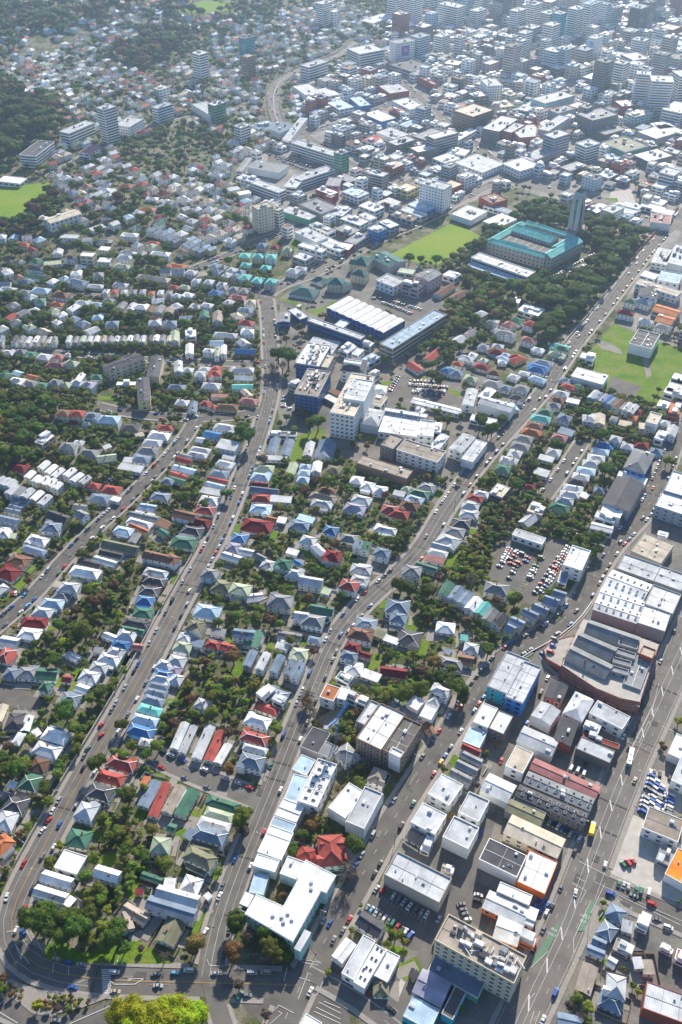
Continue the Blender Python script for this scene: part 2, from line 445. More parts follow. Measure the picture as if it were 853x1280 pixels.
# kerbed footpaths: raised 0.13 m, left out where another road crosses
V = []; F = []
for k, r in ROADS.items():
    if k in ('R11', 'R15', 'R20'): continue
    P, N, w = r['P'], r['N'], r['w']
    fw = 1.9 if w < 12 else 2.3
    for sd in (-1, 1):
        ok = [not any(road_here(P[i][0] + N[i][0] * sd * (w / 2 + q), P[i][1] + N[i][1] * sd * (w / 2 + q)) for q in (1.2, fw)) for i in range(len(P))]
        for i in range(len(P) - 1):
            if not (ok[i] and ok[i + 1]): continue
            n = len(V)
            for j in (i, i + 1):
                for (o, dz) in ((w / 2 - .02, .0), (w / 2, .27), (w / 2 + fw, .27), (w / 2 + fw + .05, 0)):
                    x = P[j][0] + N[j][0] * o * sd; y = P[j][1] + N[j][1] * o * sd; V.append((x, y, zl(x, y) + dz))
            for q in range(3): F.append((n + q, n + q + 1, n + 5 + q, n + 4 + q))
struct('footpath', V, F, MATS['footpath_concrete'])
for s_ in ('-20,380 60,380 110,440 232,535 165,640 40,640 -60,600', '-30,715 30,722 100,775 230,830 420,790 600,718 853,705 853,735 640,750 560,853 -30,853'):
    P = pp('a0', s_); poly_sheet('road', P, MATS['asphalt'], .04); mark_poly(P)
# trench repairs and seal patches
prs = random.Random(31); PT = ([], []), ([], [])
for k in ('R1', 'R2', 'R3', 'R4', 'R5', 'R6', 'R8', 'R10', 'R26', 'R7'):
    r = ROADS[k]; P, N = r['P'], r['N']
    for i in range(1, len(P) - 4):
        if prs.random() > .34: continue
        V, F = PT[prs.randint(0, 1)]; o = prs.uniform(-.42, .42) * r['w']; w = prs.choice((.35, .5, .9, 1.6)); n_ = prs.choice((1, 1, 2, 3)) if w < 1 else 1; t0 = prs.random() * .5
        if prs.random() < .25: o = 0; w = r['w'] * .46; n_ = 0
        a = (P[i][0] + (P[i + 1][0] - P[i][0]) * t0, P[i][1] + (P[i + 1][1] - P[i][1]) * t0); b = P[i + n_] if n_ else (a[0] + (P[i + 1][0] - P[i][0]) * .14, a[1] + (P[i + 1][1] - P[i][1]) * .14)
        if n_ == 1: b = (P[i + 1][0], P[i + 1][1])
        m = len(V)
        for (q, j) in ((a, i), (b, i + n_)):
            for s_ in (o - w, o + w): x, y = q[0] + N[j][0] * s_, q[1] + N[j][1] * s_; V.append((x, y, zl(x, y) + .215 + .0002 * (m % 90)))
        F.append((m, m + 2, m + 3, m + 1))
struct('road_patch', PT[0][0], PT[0][1], MATS['patch_dark']); struct('road_patch', PT[1][0], PT[1][1], MATS['yard_paving'])
# painted lines
MK = {'w': ([], []), 'o': ([], []), 'g': ([], [])}
MZ = .255
def line(rk, off, wd, kind='w', dash=None, a=0.0, b=1.0, lift=0.0):
    r = ROADS[rk]; P, N = r['P'], r['N']; n = len(P); i = int(a * (n - 1)); end = int(b * (n - 1)); V, F = MK[kind]
    acc = 0
    while i < end:
        x0, y0 = P[i]; x1, y1 = P[i + 1]
        L = math.hypot(x1 - x0, y1 - y0)
        if dash:
            t = dash[0] / L
            q = [(0, min(1, t))] if (i % dash[1] == 0) else []
        else: q = [(0, 1)]
        for (t0, t1) in q:
            m = len(V)
            for t in (t0, t1):
                cx = x0 + (x1 - x0) * t; cy = y0 + (y1 - y0) * t; nx_ = N[i][0] * (1 - t) + N[i + 1][0] * t; ny_ = N[i][1] * (1 - t) + N[i + 1][1] * t
                for s_ in (off - wd / 2, off + wd / 2):
                    x = cx + nx_ * s_; y = cy + ny_ * s_; V.append((x, y, zl(x, y) + MZ + lift))
            F.append((m, m + 2, m + 3, m + 1))
        i += 1
line('R1', -.16, .13, 'o', a=.42); line('R1', .16, .13, 'o', a=.42); line('R1', 1.1, .14, 'w', (3, 2), b=.40); line('R1', -1.1, .14, 'w', (3, 2), b=.40)
for s_ in (-1, 1): line('R1', s_ * 3.7, .12, 'w', a=.12, b=.9)
line('R1', 4.9, .15, 'o', (2.0, 2), a=.60, b=.82)
line('R2', 0, .16, 'w', None, a=.62); line('R2', 0, .16, 'w', (3, 2), b=.62)
for s_ in (-1, 1): line('R2', s_ * 3.5, .1, 'w', None, a=.1)
line('R3', 0, .16, 'w', (3, 2)); line('R5', 0, .14, 'w', (3, 2)); line('R8', 0, .16, 'w'); line('R6', 0, .12, 'w', (2, 3))
line('R13', -.15, .16, 'w'); line('R13', 3.4, .14, 'w', (3, 2)); line('R13', -3.4, .14, 'w', (3, 2)); line('R15', 0, .5, 'w', a=0); line('R15', 5, .2, 'w', (3, 2)); line('R15', -5, .2, 'w', (3, 2))
for s_ in (-1, 1):
    line('R4', s_ * 1.5, .16, 'w'); line('R4', s_ * 5.0, .14, 'w', (2.5, 2)); line('R4', s_ * 8.3, .14, 'w'); line('R4', s_ * 8.8, .15, 'o', (1.2, 1), a=.75)
for s_ in (-1, 1): line('R26', s_ * .2, .14, 'w'); line('R26', s_ * 3.4, .12, 'w', (3, 2))
def quadmark(pts, kind, lift=0.01):
    V, F = MK[kind]; m = len(V)
    for (x, y) in pts: V.append((x, y, zl(x, y) + MZ + lift))
    F.append(tuple(range(m, m + len(pts))))
# oblique bars of the painted median on the avenue
r4 = ROADS['R4']; nP = len(r4['P'])
for i in range(2, nP - 3, 3):
    P, N = r4['P'], r4['N']
    a = (P[i][0] - N[i][0] * 1.4, P[i][1] - N[i][1] * 1.4); b = (P[i + 1][0] + N[i][0] * 1.4, P[i + 1][1] + N[i][1] * 1.4)
    d = (b[0] - a[0], b[1] - a[1]); L = math.hypot(*d); px_, py_ = -d[1] / L * .3, d[0] / L * .3
    quadmark([(a[0] + px_, a[1] + py_), (b[0] + px_, b[1] + py_), (b[0] - px_, b[1] - py_), (a[0] - px_, a[1] - py_)], 'w', .005)
def px_line(fr, x0, y0, x1, y1, w, kind='w', lift=.012):
    a = at(*fpx(fr, x0, y0)); b = at(*fpx(fr, x1, y1)); d = (b[0] - a[0], b[1] - a[1]); L = math.hypot(*d) or 1
    ux, uy = -d[1] / L * w / 2, d[0] / L * w / 2
    quadmark([(a[0] + ux, a[1] + uy), (b[0] + ux, b[1] + uy), (b[0] - ux, b[1] - uy), (a[0] - ux, a[1] - uy)], kind, lift)
for k in range(13): px_line('a0', 510 + k * .4, 583 + k * 9.6, 556, 583 + k * 9.6, .5)           # zebra crossing
for q in ('35,393 88,383', '555,640 575,655', '395,648 425,632', '640,640 665,628', '570,655 680,655', '675,655 722,628', '722,628 640,628', '585,714 668,718', '350,853 620,735', '110,530 75,450',
          '75,450 105,500', '105,500 150,553', '345,560 345,610', '270,550 265,600', '0,795 90,850', '0,755 25,735'):
    a, b = q.split(); px_line('a0', *map(float, a.split(',')), *map(float, b.split(',')), .28)
for k in range(0, 9): px_line('a0', 745 + k * 12, 655, 754 + k * 12, 655, .2, 'o')
for q in ('660,530 755,548', '660,545 740,560', '185,530 195,560', '195,560 270,565', '640,730 690,600', '700,780 775,620', '545,760 620,800', '745,745 853,800', '730,770 853,830', '720,790 853,852',
          '770,740 853,775', '515,790 545,760', '500,853 560,800', '540,790 560,800', '275,140 230,260', '645,620 700,640', '570,640 585,570'):
    a, b = q.split(); px_line('a1', *map(float, a.split(',')), *map(float, b.split(',')), .22)
for q in ('185,490 100,572', '305,150 375,188', '340,40 475,108', '375,188 345,250', '400,235 312,430', '312,430 315,500', '120,700 85,735', '115,790 95,853', '145,790 120,853', '330,120 372,145', '470,150 400,300', '500,190 850,360', '530,215 555,235', '535,240 560,262'):
    a, b = q.split(); px_line('a3', *map(float, a.split(',')), *map(float, b.split(',')), .2)
for q in ('740,0 700,160', '700,160 725,130', '690,190 640,300', '690,190 700,215', '755,215 830,250', '600,330 700,130'):
    a, b = q.split(); px_line('b3', *map(float, a.split(',')), *map(float, b.split(',')), .2)
# white painted bays in the car parks and car yards
def bays(fr, x0, y0, x1, y1, n, dx, dy):
    for k in range(n):
        t = k / max(1, n - 1); x = x0 + (x1 - x0) * t; y = y0 + (y1 - y0) * t
        px_line(fr, x, y, x + dx, y + dy, .13)
bays('c3', 130, 250, 45, 430, 14, -28, -10); bays('c3', 210, 330, 120, 480, 12, -24, -12); bays('c3', 0, 130, 0, 250, 8, 30, 12)
bays('a2', 175, 195, 430, 330, 16, -12, 20); bays('b0', 90, 110, 200, 150, 4, 8, 30)
paved('a3', '105,560 118,520 150,470 205,390 237,340 242,366 186,486 100,571', 'lane_green', .26, 'bus_lane')
paved('a3', '332,388 350,340 398,250 424,226 425,235 366,388', 'lane_green', .26, 'bus_lane')
MZ = .262
for key, nm, m in (('w', 'road_marking', 'line_white'), ('o', 'road_marking', 'line_orange')):
    struct(nm, MK[key][0], MK[key][1], MATS[m])
def ground_text(txt, fr, x, y, xd, yd, size):
    a = at(*fpx(fr, x, y)); b = at(*fpx(fr, xd, yd)); ang = math.atan2(b[1] - a[1], b[0] - a[0])
    cu = bpy.data.curves.new('t', 'FONT'); cu.body = txt; cu.size = size; cu.align_x = 'CENTER'; cu.align_y = 'CENTER'
    t = bpy.data.objects.new('t', cu); COL.objects.link(t)
    dg = bpy.context.evaluated_depsgraph_get(); me = bpy.data.meshes.new_from_object(t.evaluated_get(dg)); bpy.data.objects.remove(t)
    me.materials.clear(); me.materials.append(MATS['line_white'])
    o = obj('road_marking', me); o.location = (a[0], a[1], .275); o.rotation_euler = (0, 0, ang); o['kind'] = 'structure'
ground_text('BUS', 'a3', 360, 340, 372, 345, 1.7); ground_text('ONLY', 'a3', 369, 318, 381, 323, 1.7)
ground_text('BUS', 'a3', 216, 382, 228, 388, 1.7); ground_text('ONLY', 'a3', 203, 405, 215, 411, 1.7)

# lawns, fields, car parks, yards
def patch(fr, s, m, z=.06, name='lawn', mk=True):
    P = pp(fr, s); poly_sheet(name, P, MATS[m], z)
    if mk: mark_poly(P)
patch('p', '488,318 520,328 548,331 603,296 566,278', 'field_grass', name='playing_field')
patch('p', '-30,238 62,228 56,246 20,276 -30,282', 'field_grass', .2, 'playing_field')
patch('p', '226,14 250,2 300,3 300,12 270,17 240,18', 'field_grass', .5, 'playing_field')
patch('p', '768,404 790,414 840,432 853,436 880,445 853,476 826,512 800,498 740,480 742,434', 'lawn_grass', .07, 'park_lawn')
patch('p', '742,424 760,428 775,436 778,443 752,436', 'gravel', .085, 'gravel_area')
patch('p', '800,430 806,428 815,470 808,472', 'gravel', .09, 'path')
patch('p', '764,470 803,484 792,498 760,490', 'asphalt', .085, 'playground')
patch('a0', '220,510 240,450 300,440 420,500 520,470 600,440 700,440 790,500 853,520 853,553 400,550 240,530', 'lawn_grass', .3, name='lawn')
patch('a1', '200,770 320,780 332,853 190,853', 'lawn_grass'); patch('a0', '490,0 600,0 560,70 480,40', 'lawn_grass')
patch('a2', '230,450 340,480 330,520 240,480', 'lawn_grass'); patch('a0', '-10,640 60,630 180,680 460,710 600,700 420,770 230,815 160,800 100,750 30,710 -20,700', 'footpath_concrete', .3, 'traffic_island', False)
patch('p', '365,548 400,535 408,540 385,575 363,578', 'lawn_grass'); patch('g', '235,270 240,230 290,190 330,165 355,165 300,210 290,240 280,275', 'lawn_grass')
patch('g', '490,180 510,175 545,190 540,205 505,200', 'lawn_grass'); patch('g', '290,480 360,465 400,435 390,460 330,495', 'lawn_grass'); patch('g', '195,430 270,450 300,480 200,440', 'lawn_grass')
patch('v', '650,30 760,-20 790,10 750,80 690,60', 'lawn_grass', mk=False); patch('v', '0,0 0,0 1,1', 'lawn_grass') if False else None
patch('v', '590,10 640,-10 710,10 660,50 590,30', 'asphalt', .09, 'playground')
patch('d2', '470,735 530,745 510,775 470,780', 'lawn_grass'); patch('d2', '115,465 150,462 180,478 160,495 120,490', 'lawn_grass'); patch('d2', '380,180 430,165 425,190 390,190', 'lawn_grass')
patch('d2', '200,200 260,190 240,225 215,235', 'lawn_grass'); patch('d2', '530,225 600,250 590,275 545,255', 'lawn_grass')
patch('b0', '480,650 560,640 560,700 480,720', 'lawn_grass', mk=False); patch('d0', '600,730 650,740 620,790 585,780', 'lawn_grass'); patch('c0', '130,75 165,60 190,75 160,100', 'lawn_grass')
patch('c0', '410,60 450,30 485,45 440,90', 'lawn_grass'); patch('c0', '340,130 380,115 390,125 355,155', 'lawn_grass'); patch('c1', '330,60 360,55 345,100 300,130', 'lawn_grass')
patch('c1', '610,470 670,460 660,500 610,500', 'lawn_grass'); patch('d0', '600,190 650,170 720,120 730,150 690,180 610,200', 'lawn_grass'); patch('d0', '500,250 560,230 600,300 560,320 490,280', 'lawn_grass')
patch('c3', '0,130 120,170 130,210 45,400 -120,330 -60,180', 'asphalt', .05, 'car_park'); patch('c3', '190,120 290,150 240,330 110,470 40,430 120,300', 'asphalt', .06, 'car_park')
patch('a2', '150,150 560,330 470,520 330,470 240,400 120,290', 'asphalt', .05, 'car_park'); patch('a2', '335,540 400,570 290,853 210,853', 'concrete', .06, 'driveway')
patch('d2', '330,180 520,200 600,300 500,330 350,280 200,330 240,230', 'asphalt', .05, 'car_park'); patch('e2', '170,600 420,690 400,760 330,740 150,650', 'asphalt', .06, 'car_park')
patch('e3', '190,530 410,400 430,420 260,550', 'asphalt', .05, 'car_park'); patch('e3', '230,830 430,700 440,710 350,853 240,853', 'gravel', .05, 'gravel_area')
patch('r', '600,150 640,40 700,60 853,160 853,380 700,330 600,290', 'concrete', .05, 'yard'); patch('b3', '650,600 700,440 770,440 800,520 853,560 853,650', 'concrete', .05, 'car_yard')
patch('b0', '0,0 60,0 220,90 180,160 30,110 -60,60', 'asphalt', .05, 'car_park'); patch('b0', '770,420 810,340 853,330 853,480', 'asphalt', .05, 'car_park')
patch('r', '60,390 110,290 220,330 150,470', 'asphalt', .05, 'yard'); patch('e3', '500,100 600,85 640,200 480,170', 'concrete', .05, 'yard'); patch('e3', '460,130 530,130 560,190 490,190', 'lawn_grass', .08)
patch('b1', '830,120 853,100 853,210 760,215 720,190', 'bare_earth', .05, 'building_site'); patch('f1', '500,750 560,770 640,800 780,820 700,860 480,810', 'asphalt', .06, 'car_park')
patch('e3', '300,330 360,215 700,320 690,340 520,300', 'bare_earth', .5, 'building_site', False)
# ------------------------------------------------------------------ building builders
def hip_roof(a, b, e, rise, o=.35):
    """closed hip roof; ridge along x"""
    A, B = a + o, b + o; r = max(A - B, 0.0)
    V = [(-A, -B, e - .18), (A, -B, e - .18), (A, B, e - .18), (-A, B, e - .18), (-A, -B, e), (A, -B, e), (A, B, e), (-A, B, e), (-r, 0, e + rise), (r, 0, e + rise)]
    F = [(0, 3, 2, 1), (0, 1, 5, 4), (1, 2, 6, 5), (2, 3, 7, 6), (3, 0, 4, 7)]
    if r > .05: F += [(4, 5, 9, 8), (6, 7, 8, 9), (5, 6, 9), (7, 4, 8)]
    else: V.pop(); F += [(4, 5, 8), (6, 7, 8), (5, 6, 8), (7, 4, 8)]
    return V, F
def gable_roof(a, b, e, rise, o=.35):
    A, B = a + o, b + o; t = .2
    V = [(-A, -B, e - t), (-A, 0, e + rise - t), (-A, B, e - t), (A, -B, e - t), (A, 0, e + rise - t), (A, B, e - t),
         (-A, -B, e), (-A, 0, e + rise), (-A, B, e), (A, -B, e), (A, 0, e + rise), (A, B, e)]
    F = [(6, 9, 10, 7), (7, 10, 11, 8), (0, 1, 4, 3), (1, 2, 5, 4), (0, 3, 9, 6), (2, 8, 11, 5), (0, 6, 7, 1), (1, 7, 8, 2), (3, 4, 10, 9), (4, 5, 11, 10)]
    return V, F
def gable_wall(a, b, e, rise):
    V = [(-a, -b, -2), (a, -b, -2), (a, b, -2), (-a, b, -2), (-a, -b, e - .02), (a, -b, e - .02), (a, b, e - .02), (-a, b, e - .02), (-a, 0, e + rise - .25), (a, 0, e + rise - .25)]
    F = [(0, 1, 5, 4), (2, 3, 7, 6), (1, 2, 6, 9, 5), (3, 0, 4, 8, 7)]
    return V, F
def wall_box(a, b, h):
    v, f = box(-a, a, -b, b, -2, h)
    return v, f[1:]
def shift(vf, dx, dy, dz=0, swap=False):
    V, F = vf
    if swap: V = [(-y, x, z) for (x, y, z) in V]
    return [(x + dx, y + dy, z + dz) for (x, y, z) in V], F
wm_unit = MB(); wm_unit.add(box(-.5, .5, -.05, .04, -.5, .5), 0); wm_unit.add(box(-.42, .42, -.07, -.03, -.42, .42), 1)
WIN = mesh('window', wm_unit.V, wm_unit.F, [MATS['window_trim'], MATS['window_glass']], wm_unit.M)
wb = MB(); wb.add(box(-.5, .5, -.06, .04, -.5, .5), 0)
WINB = mesh('window', wb.V, wb.F, [MATS['window_glass']], wb.M)
DOOR = mesh('door', *(lambda t: (t[0], t[1]))(box(-.5, .5, -.06, .04, 0, 2.0)), [MATS['wall_dark_grey']])
ACU = MB(); ACU.add(box(-.5, .5, -.5, .5, 0, 1)); ACU.tube((0, 0, 1), (0, 0, 1.12), .32, .32, 8)
ACM = ACU.mesh('air_conditioner', [MATS['unit_metal']])
SKM_ = MB(); SKM_.add(box(-.5, .5, -.5, .5, -.3, .25), 0); SKM_.add(box(-.42, .42, -.42, .42, .2, .3), 1)
SKM = SKM_.mesh('skylight', [MATS['unit_metal'], MATS['window_glass']])
VNM_ = MB(); VNM_.tube((0, 0, -.3), (0, 0, .6), .3, .3, 8); VNM_.tube((0, 0, .6), (0, 0, .9), .55, .3, 8)
VNM = VNM_.mesh('roof_vent', [MATS['unit_metal']])
def place_win(root, me, nm, x, y, z, rz, w, h):
    return obj(nm, me, root, Matrix.Translation((x, y, z)) @ Matrix.Rotation(rz, 4, 'Z') @ Matrix.Diagonal((w, 1, h, 1)))

HOUSES = []; BLDGS = []; TOWERS = []
def parse(code):
    """roof colour, type, storeys"""
    return code[0], code[1], int(code[2]), (code[3] if len(code) > 3 else None)
def H(fr, s):
    for q in s.split(';'):
        t = q.split()
        if not t: continue
        x1, y1, x2, y2, w = map(float, t[:5]); c, ty, st, wc = parse(t[5])
        e = {1: 3.0, 2: 5.6, 3: 8.2, 4: 12.6}[st]
        a = fpx(fr, x1, y1); b = fpx(fr, x2, y2)
        A = at(*a, e); B = at(*b, e)
        L = math.hypot(B[0] - A[0], B[1] - A[1]); ang = math.atan2(B[1] - A[1], B[0] - A[0])
        add_house((A[0] + B[0]) / 2, (A[1] + B[1]) / 2, ang, max(L, w * .75) / 2 * .97, w / 2 * .92, e, c, ty, st, wc)
def add_house(x, y, ang, a, b, e, c, ty, st, wc=None, filler=False):
    if b > a and ty == 'h': a, b, ang = b, a, ang + math.pi / 2
    rs = random.Random(int(x * 7 + y * 131))
    wc = wc or rs.choice('wwwwwwcclgsywhw')
    HOUSES.append(dict(x=x, y=y, ang=ang, a=a, b=b, e=e, c=c, ty=ty, st=st, wc=wc, rs=rs))
    mark_rect(x, y, ang, a + .8, b + .8)
def RW(fr, s):
    """row of equal houses side by side: x1 y1 x2 y2 n depth width colours type"""
    for q in s.split(';'):
        t = q.split()
        if not t: continue
        x1, y1, x2, y2, n, dep, w = map(float, t[:7]); n = int(n); cols = t[7]; ty = t[8][0]; st = int(t[8][1]); e = {1: 3.0, 2: 5.6, 3: 8.2}[st]
        A = at(*fpx(fr, x1, y1), e); B = at(*fpx(fr, x2, y2), e); ang = math.atan2(B[1] - A[1], B[0] - A[0])
        for k in range(n):
            u = k / max(n - 1, 1); jr = random.Random(int(x1 * 3 + y1 * 7 + k)); dx_, dy_ = jr.uniform(-.9, .9), jr.uniform(-.9, .9)
            if n > 6 and jr.random() < .1: continue
            add_house(A[0] + (B[0] - A[0]) * u + dx_ * .4, A[1] + (B[1] - A[1]) * u + dy_ * 1.4, ang + math.pi / 2 + jr.uniform(-.04, .04), dep / 2 * jr.uniform(.85, 1.1), w / 2 * jr.uniform(.86, 1.0), e + jr.uniform(-.4, .5), cols[k % len(cols)], ty, st)
def Q(fr, s):
    """box building from three roof corners: ax ay bx by cx cy h code   code = roof, style, wall (+flags)"""
    for q in s.split(';'):
        t = q.split()
        if not t: continue
        v = list(map(float, t[:7])); h = v[6]; cd = t[7]
        A, B, C = (at(*fpx(fr, v[i], v[i + 1]), h) for i in (0, 2, 4))
        u = (A[0] - B[0], A[1] - B[1]); w = (C[0] - B[0], C[1] - B[1]); lu = math.hypot(*u); lw = math.hypot(*w)
        cx, cy = (A[0] + C[0]) / 2, (A[1] + C[1]) / 2
        if lu >= lw: ang = math.atan2(u[1], u[0]); L = lu; S = abs(w[0] * -math.sin(ang) + w[1] * math.cos(ang))
        else: ang = math.atan2(w[1], w[0]); L = lw; S = abs(u[0] * -math.sin(ang) + u[1] * math.cos(ang))
        add_bldg(cx, cy, ang, L / 2, max(S, 2.5) / 2, h, cd)
def add_bldg(x, y, ang, a, b, h, cd, name=None, label=None):
    BLDGS.append(dict(x=x, y=y, ang=ang, a=a, b=b, h=h, c=cd[0], sty=cd[1], wc=cd[2], fl=cd[3:], name=name, label=label))
    mark_rect(x, y, ang, a + 1, b + 1)
def TW(s, ang):
    for q in s.split(';'):
        t = q.split()
        if not t: continue
        px_, py_, w, d, h = map(float, t[:5]); X, Y = at(px_, py_, h); add_bldg(X, Y, ang, w / 2, d / 2, h, t[5])

def house_geo(S):
    """list of (name, parent index or -1, V, F, material)"""
    a, b, e, ty, rs = S['a'], S['b'], S['e'], S['ty'], S['rs']
    pitch = math.tan(R(rs.uniform(24, 32))) if ty != 'f' else 0
    out = []
    rmat = rm(S['c']); wmat = wm(S['wc'])
    if ty == 'g':
        rise = b * pitch
        out.append(('wall', -1, *gable_wall(a, b, e, rise), wmat)); out.append(('roof', -1, *gable_roof(a, b, e, rise), rmat))
    elif ty == 'f':
        rise = .4
        out.append(('wall', -1, *wall_box(a, b, e), wmat)); V, F = box(-a - .3, a + .3, -b - .3, b + .3, e, e + .3); V = [(x, y, z + (.35 if y > 0 else 0)) for x, y, z in V]; out.append(('roof', -1, V, F, rmat))
    else:
        rise = min(b, a) * pitch
        out.append(('wall', -1, *wall_box(a, b, e), wmat)); out.append(('roof', -1, *hip_roof(a, b, e, rise), rmat))
    S['rise'] = rise
    if ty == 'h' and min(a, b) > 2.8:
        A, B = a + .35, b + .35; r = max(A - B, 0); m = MB(); zt = e + rise + .04
        for sx in (-1, 1):
            for sy in (-1, 1): m.bar((sx * A, sy * B, e + .05), (sx * r, 0, zt), .28)
        if r > .3: m.bar((-r, 0, zt), (r, 0, zt), .28)
        out.append(('ridge_cap', 1, m.V, m.F, MATS['ridge_metal'] if S['c'] in 'EKTGDRUBS' and rs.random() < .6 else rmat))
    if ty == 'g':
        m = MB(); m.bar((-a - .35, 0, e + rise + .03), (a + .35, 0, e + rise + .03), .3); out.append(('ridge_cap', 1, m.V, m.F, rmat))
    big = a > 4.5 and b > 3.2
    if big and ty == 'h' and rs.random() < .45:          # projecting cross gable
        sd = rs.choice((-1, 1)); wb_ = b * rs.uniform(.45, .6); xo = rs.choice((-1, 1)) * (a - wb_ - .1); ext = rs.uniform(.6, 1.6)
        ln = (b + ext) / 2
        ri = wb_ * pitch
        V, F = gable_wall(ln, wb_, e, ri); out.append(('wing_wall', -1, *shift((V, F), xo, sd * ln, 0, True), wmat))
        V, F = gable_roof(ln, wb_, e, ri, .3); out.append(('wing_roof', -1, *shift((V, F), xo, sd * ln, .03, True), rmat))
        S['wing'] = (xo, sd, wb_, ext)
    if big and rs.random() < .6:                           # lean-to at the back
        sd = -S['wing'][1] if 'wing' in S else rs.choice((-1, 1)); l2 = a * rs.uniform(.5, .9); dp = rs.uniform(1.2, 2.4); z1 = min(e, 3.0) - .1; z0 = z1 - .6
        xo = rs.uniform(-(a - l2), a - l2)
        y0, y1 = sorted((sd * (b + .02), sd * (b + dp)))
        v, f = box(xo - l2, xo + l2, y0, y1, -2, z0); out.append(('lean_to_wall', -1, v, f[2:] if False else f[1:], wmat))
        v, f = box(xo - l2 - .2, xo + l2 + .2, y0 - (.25 if sd < 0 else 0), y1 + (.25 if sd > 0 else 0), z0 + .02, z0 + .2)
        v = [(x, y, z + (.55 if abs(y) < b + .5 else 0)) for x, y, z in v]
        out.append(('lean_to_roof', -1, v, f, rmat if rs.random() < .6 else rm(rs.choice('WLGS'))))
    if ty != 'f' and rs.random() < .45:
        cx = rs.uniform(-a * .5, a * .5); cy = rs.uniform(-.5, .5) * b
        zt = e + rise + .7; v, f = box(cx - .4, cx + .4, cy - .4, cy + .4, e - .5, zt); out.append(('chimney', 1, v, f, MATS['brick_chimney']))
    if rs.random() < .2:
        k = rs.uniform(.2, .5) * a; sg = rs.choice((-1, 1)); 
        if ty == 'g':
            v, f = box(k - .6, k + .6, sg * b * .3, sg * b * .55, e + rise * .45, e + rise * .9)
            y_ = sorted((sg * b * .35, sg * b * .6)); v, f = box(k - .5, k + .5, y_[0], y_[1], 0, .18)
            v = [(x, y, z + e + rise * (1 - abs(y) / b) + .0) for x, y, z in v]; out.append(('skylight', 1, v, f, MATS['window_glass']))
    return out
def face_slots(a, b):
    return ((0, -b, 0, a), (0, b, math.pi, a), (-a, 0, -math.pi / 2, b), (a, 0, math.pi / 2, b))
def build_house(S, individual=True):
    z = hgt(S['x'], S['y']) + .05; geo = house_geo(S)
    if not individual:
        c, s = math.cos(S['ang']), math.sin(S['ang'])
        for (nm, p, V, F, m) in geo:
            if nm in ('wall', 'roof', 'wing_wall', 'wing_roof', 'chimney'): stuff_add('distant_houses', V, F, m, (c, s, S['x'], S['y'], z))
        V = []; F = []
        for (fx, fy, rz, hl) in face_slots(S['a'], S['b']):
            n = max(1, int(hl * 2 / 3.4))
            for st in range(S['st']):
                for k in range(n):
                    t = (k + .5) / n * 2 * hl - hl; cz = 1.5 + st * 2.6; cr, sr = math.cos(rz), math.sin(rz); q = len(V)
                    for (dx, dz) in ((-.5, -.5), (.5, -.5), (.5, .5), (-.5, .5)):
                        lx, ly = t + dx, -.04; V.append((fx + lx * cr - ly * sr, fy + lx * sr + ly * cr, cz + dz))
                    F.append((q, q + 1, q + 2, q + 3))
        stuff_add('distant_houses', V, F, MATS['window_glass'], (c, s, S['x'], S['y'], z))
        return None
    root = empty('house', S['x'], S['y'], z, S['ang'])
    objs = []
    for (nm, p, V, F, m) in geo:
        objs.append(obj(nm, mesh(nm, V, F, m), root if p < 0 else objs[p]))
    near = S['near']
    for fi, (fx, fy, rz, hl) in enumerate(face_slots(S['a'], S['b'])):
        if hl < 1.4: continue
        n = max(1, min(5, int(hl * 2 / (3.0 if near else 4.5))))
        for st in range(S['st']):
            for k in range(n):
                t = (k + .5) / n * 2 * hl - hl + S['rs'].uniform(-.2, .2); cz = 1.6 + st * 2.6
                x = fx + t * math.cos(rz); y = fy + t * math.sin(rz)
                if fi == 0 and st == 0 and k == n // 2: place_win(root, DOOR, 'door', x, y, 0.1, rz, 1.0, 1.0)
                else: place_win(root, WIN, 'window', x, y, cz, rz, S['rs'].choice((1.0, 1.4, 1.8)), 1.25)
    return root
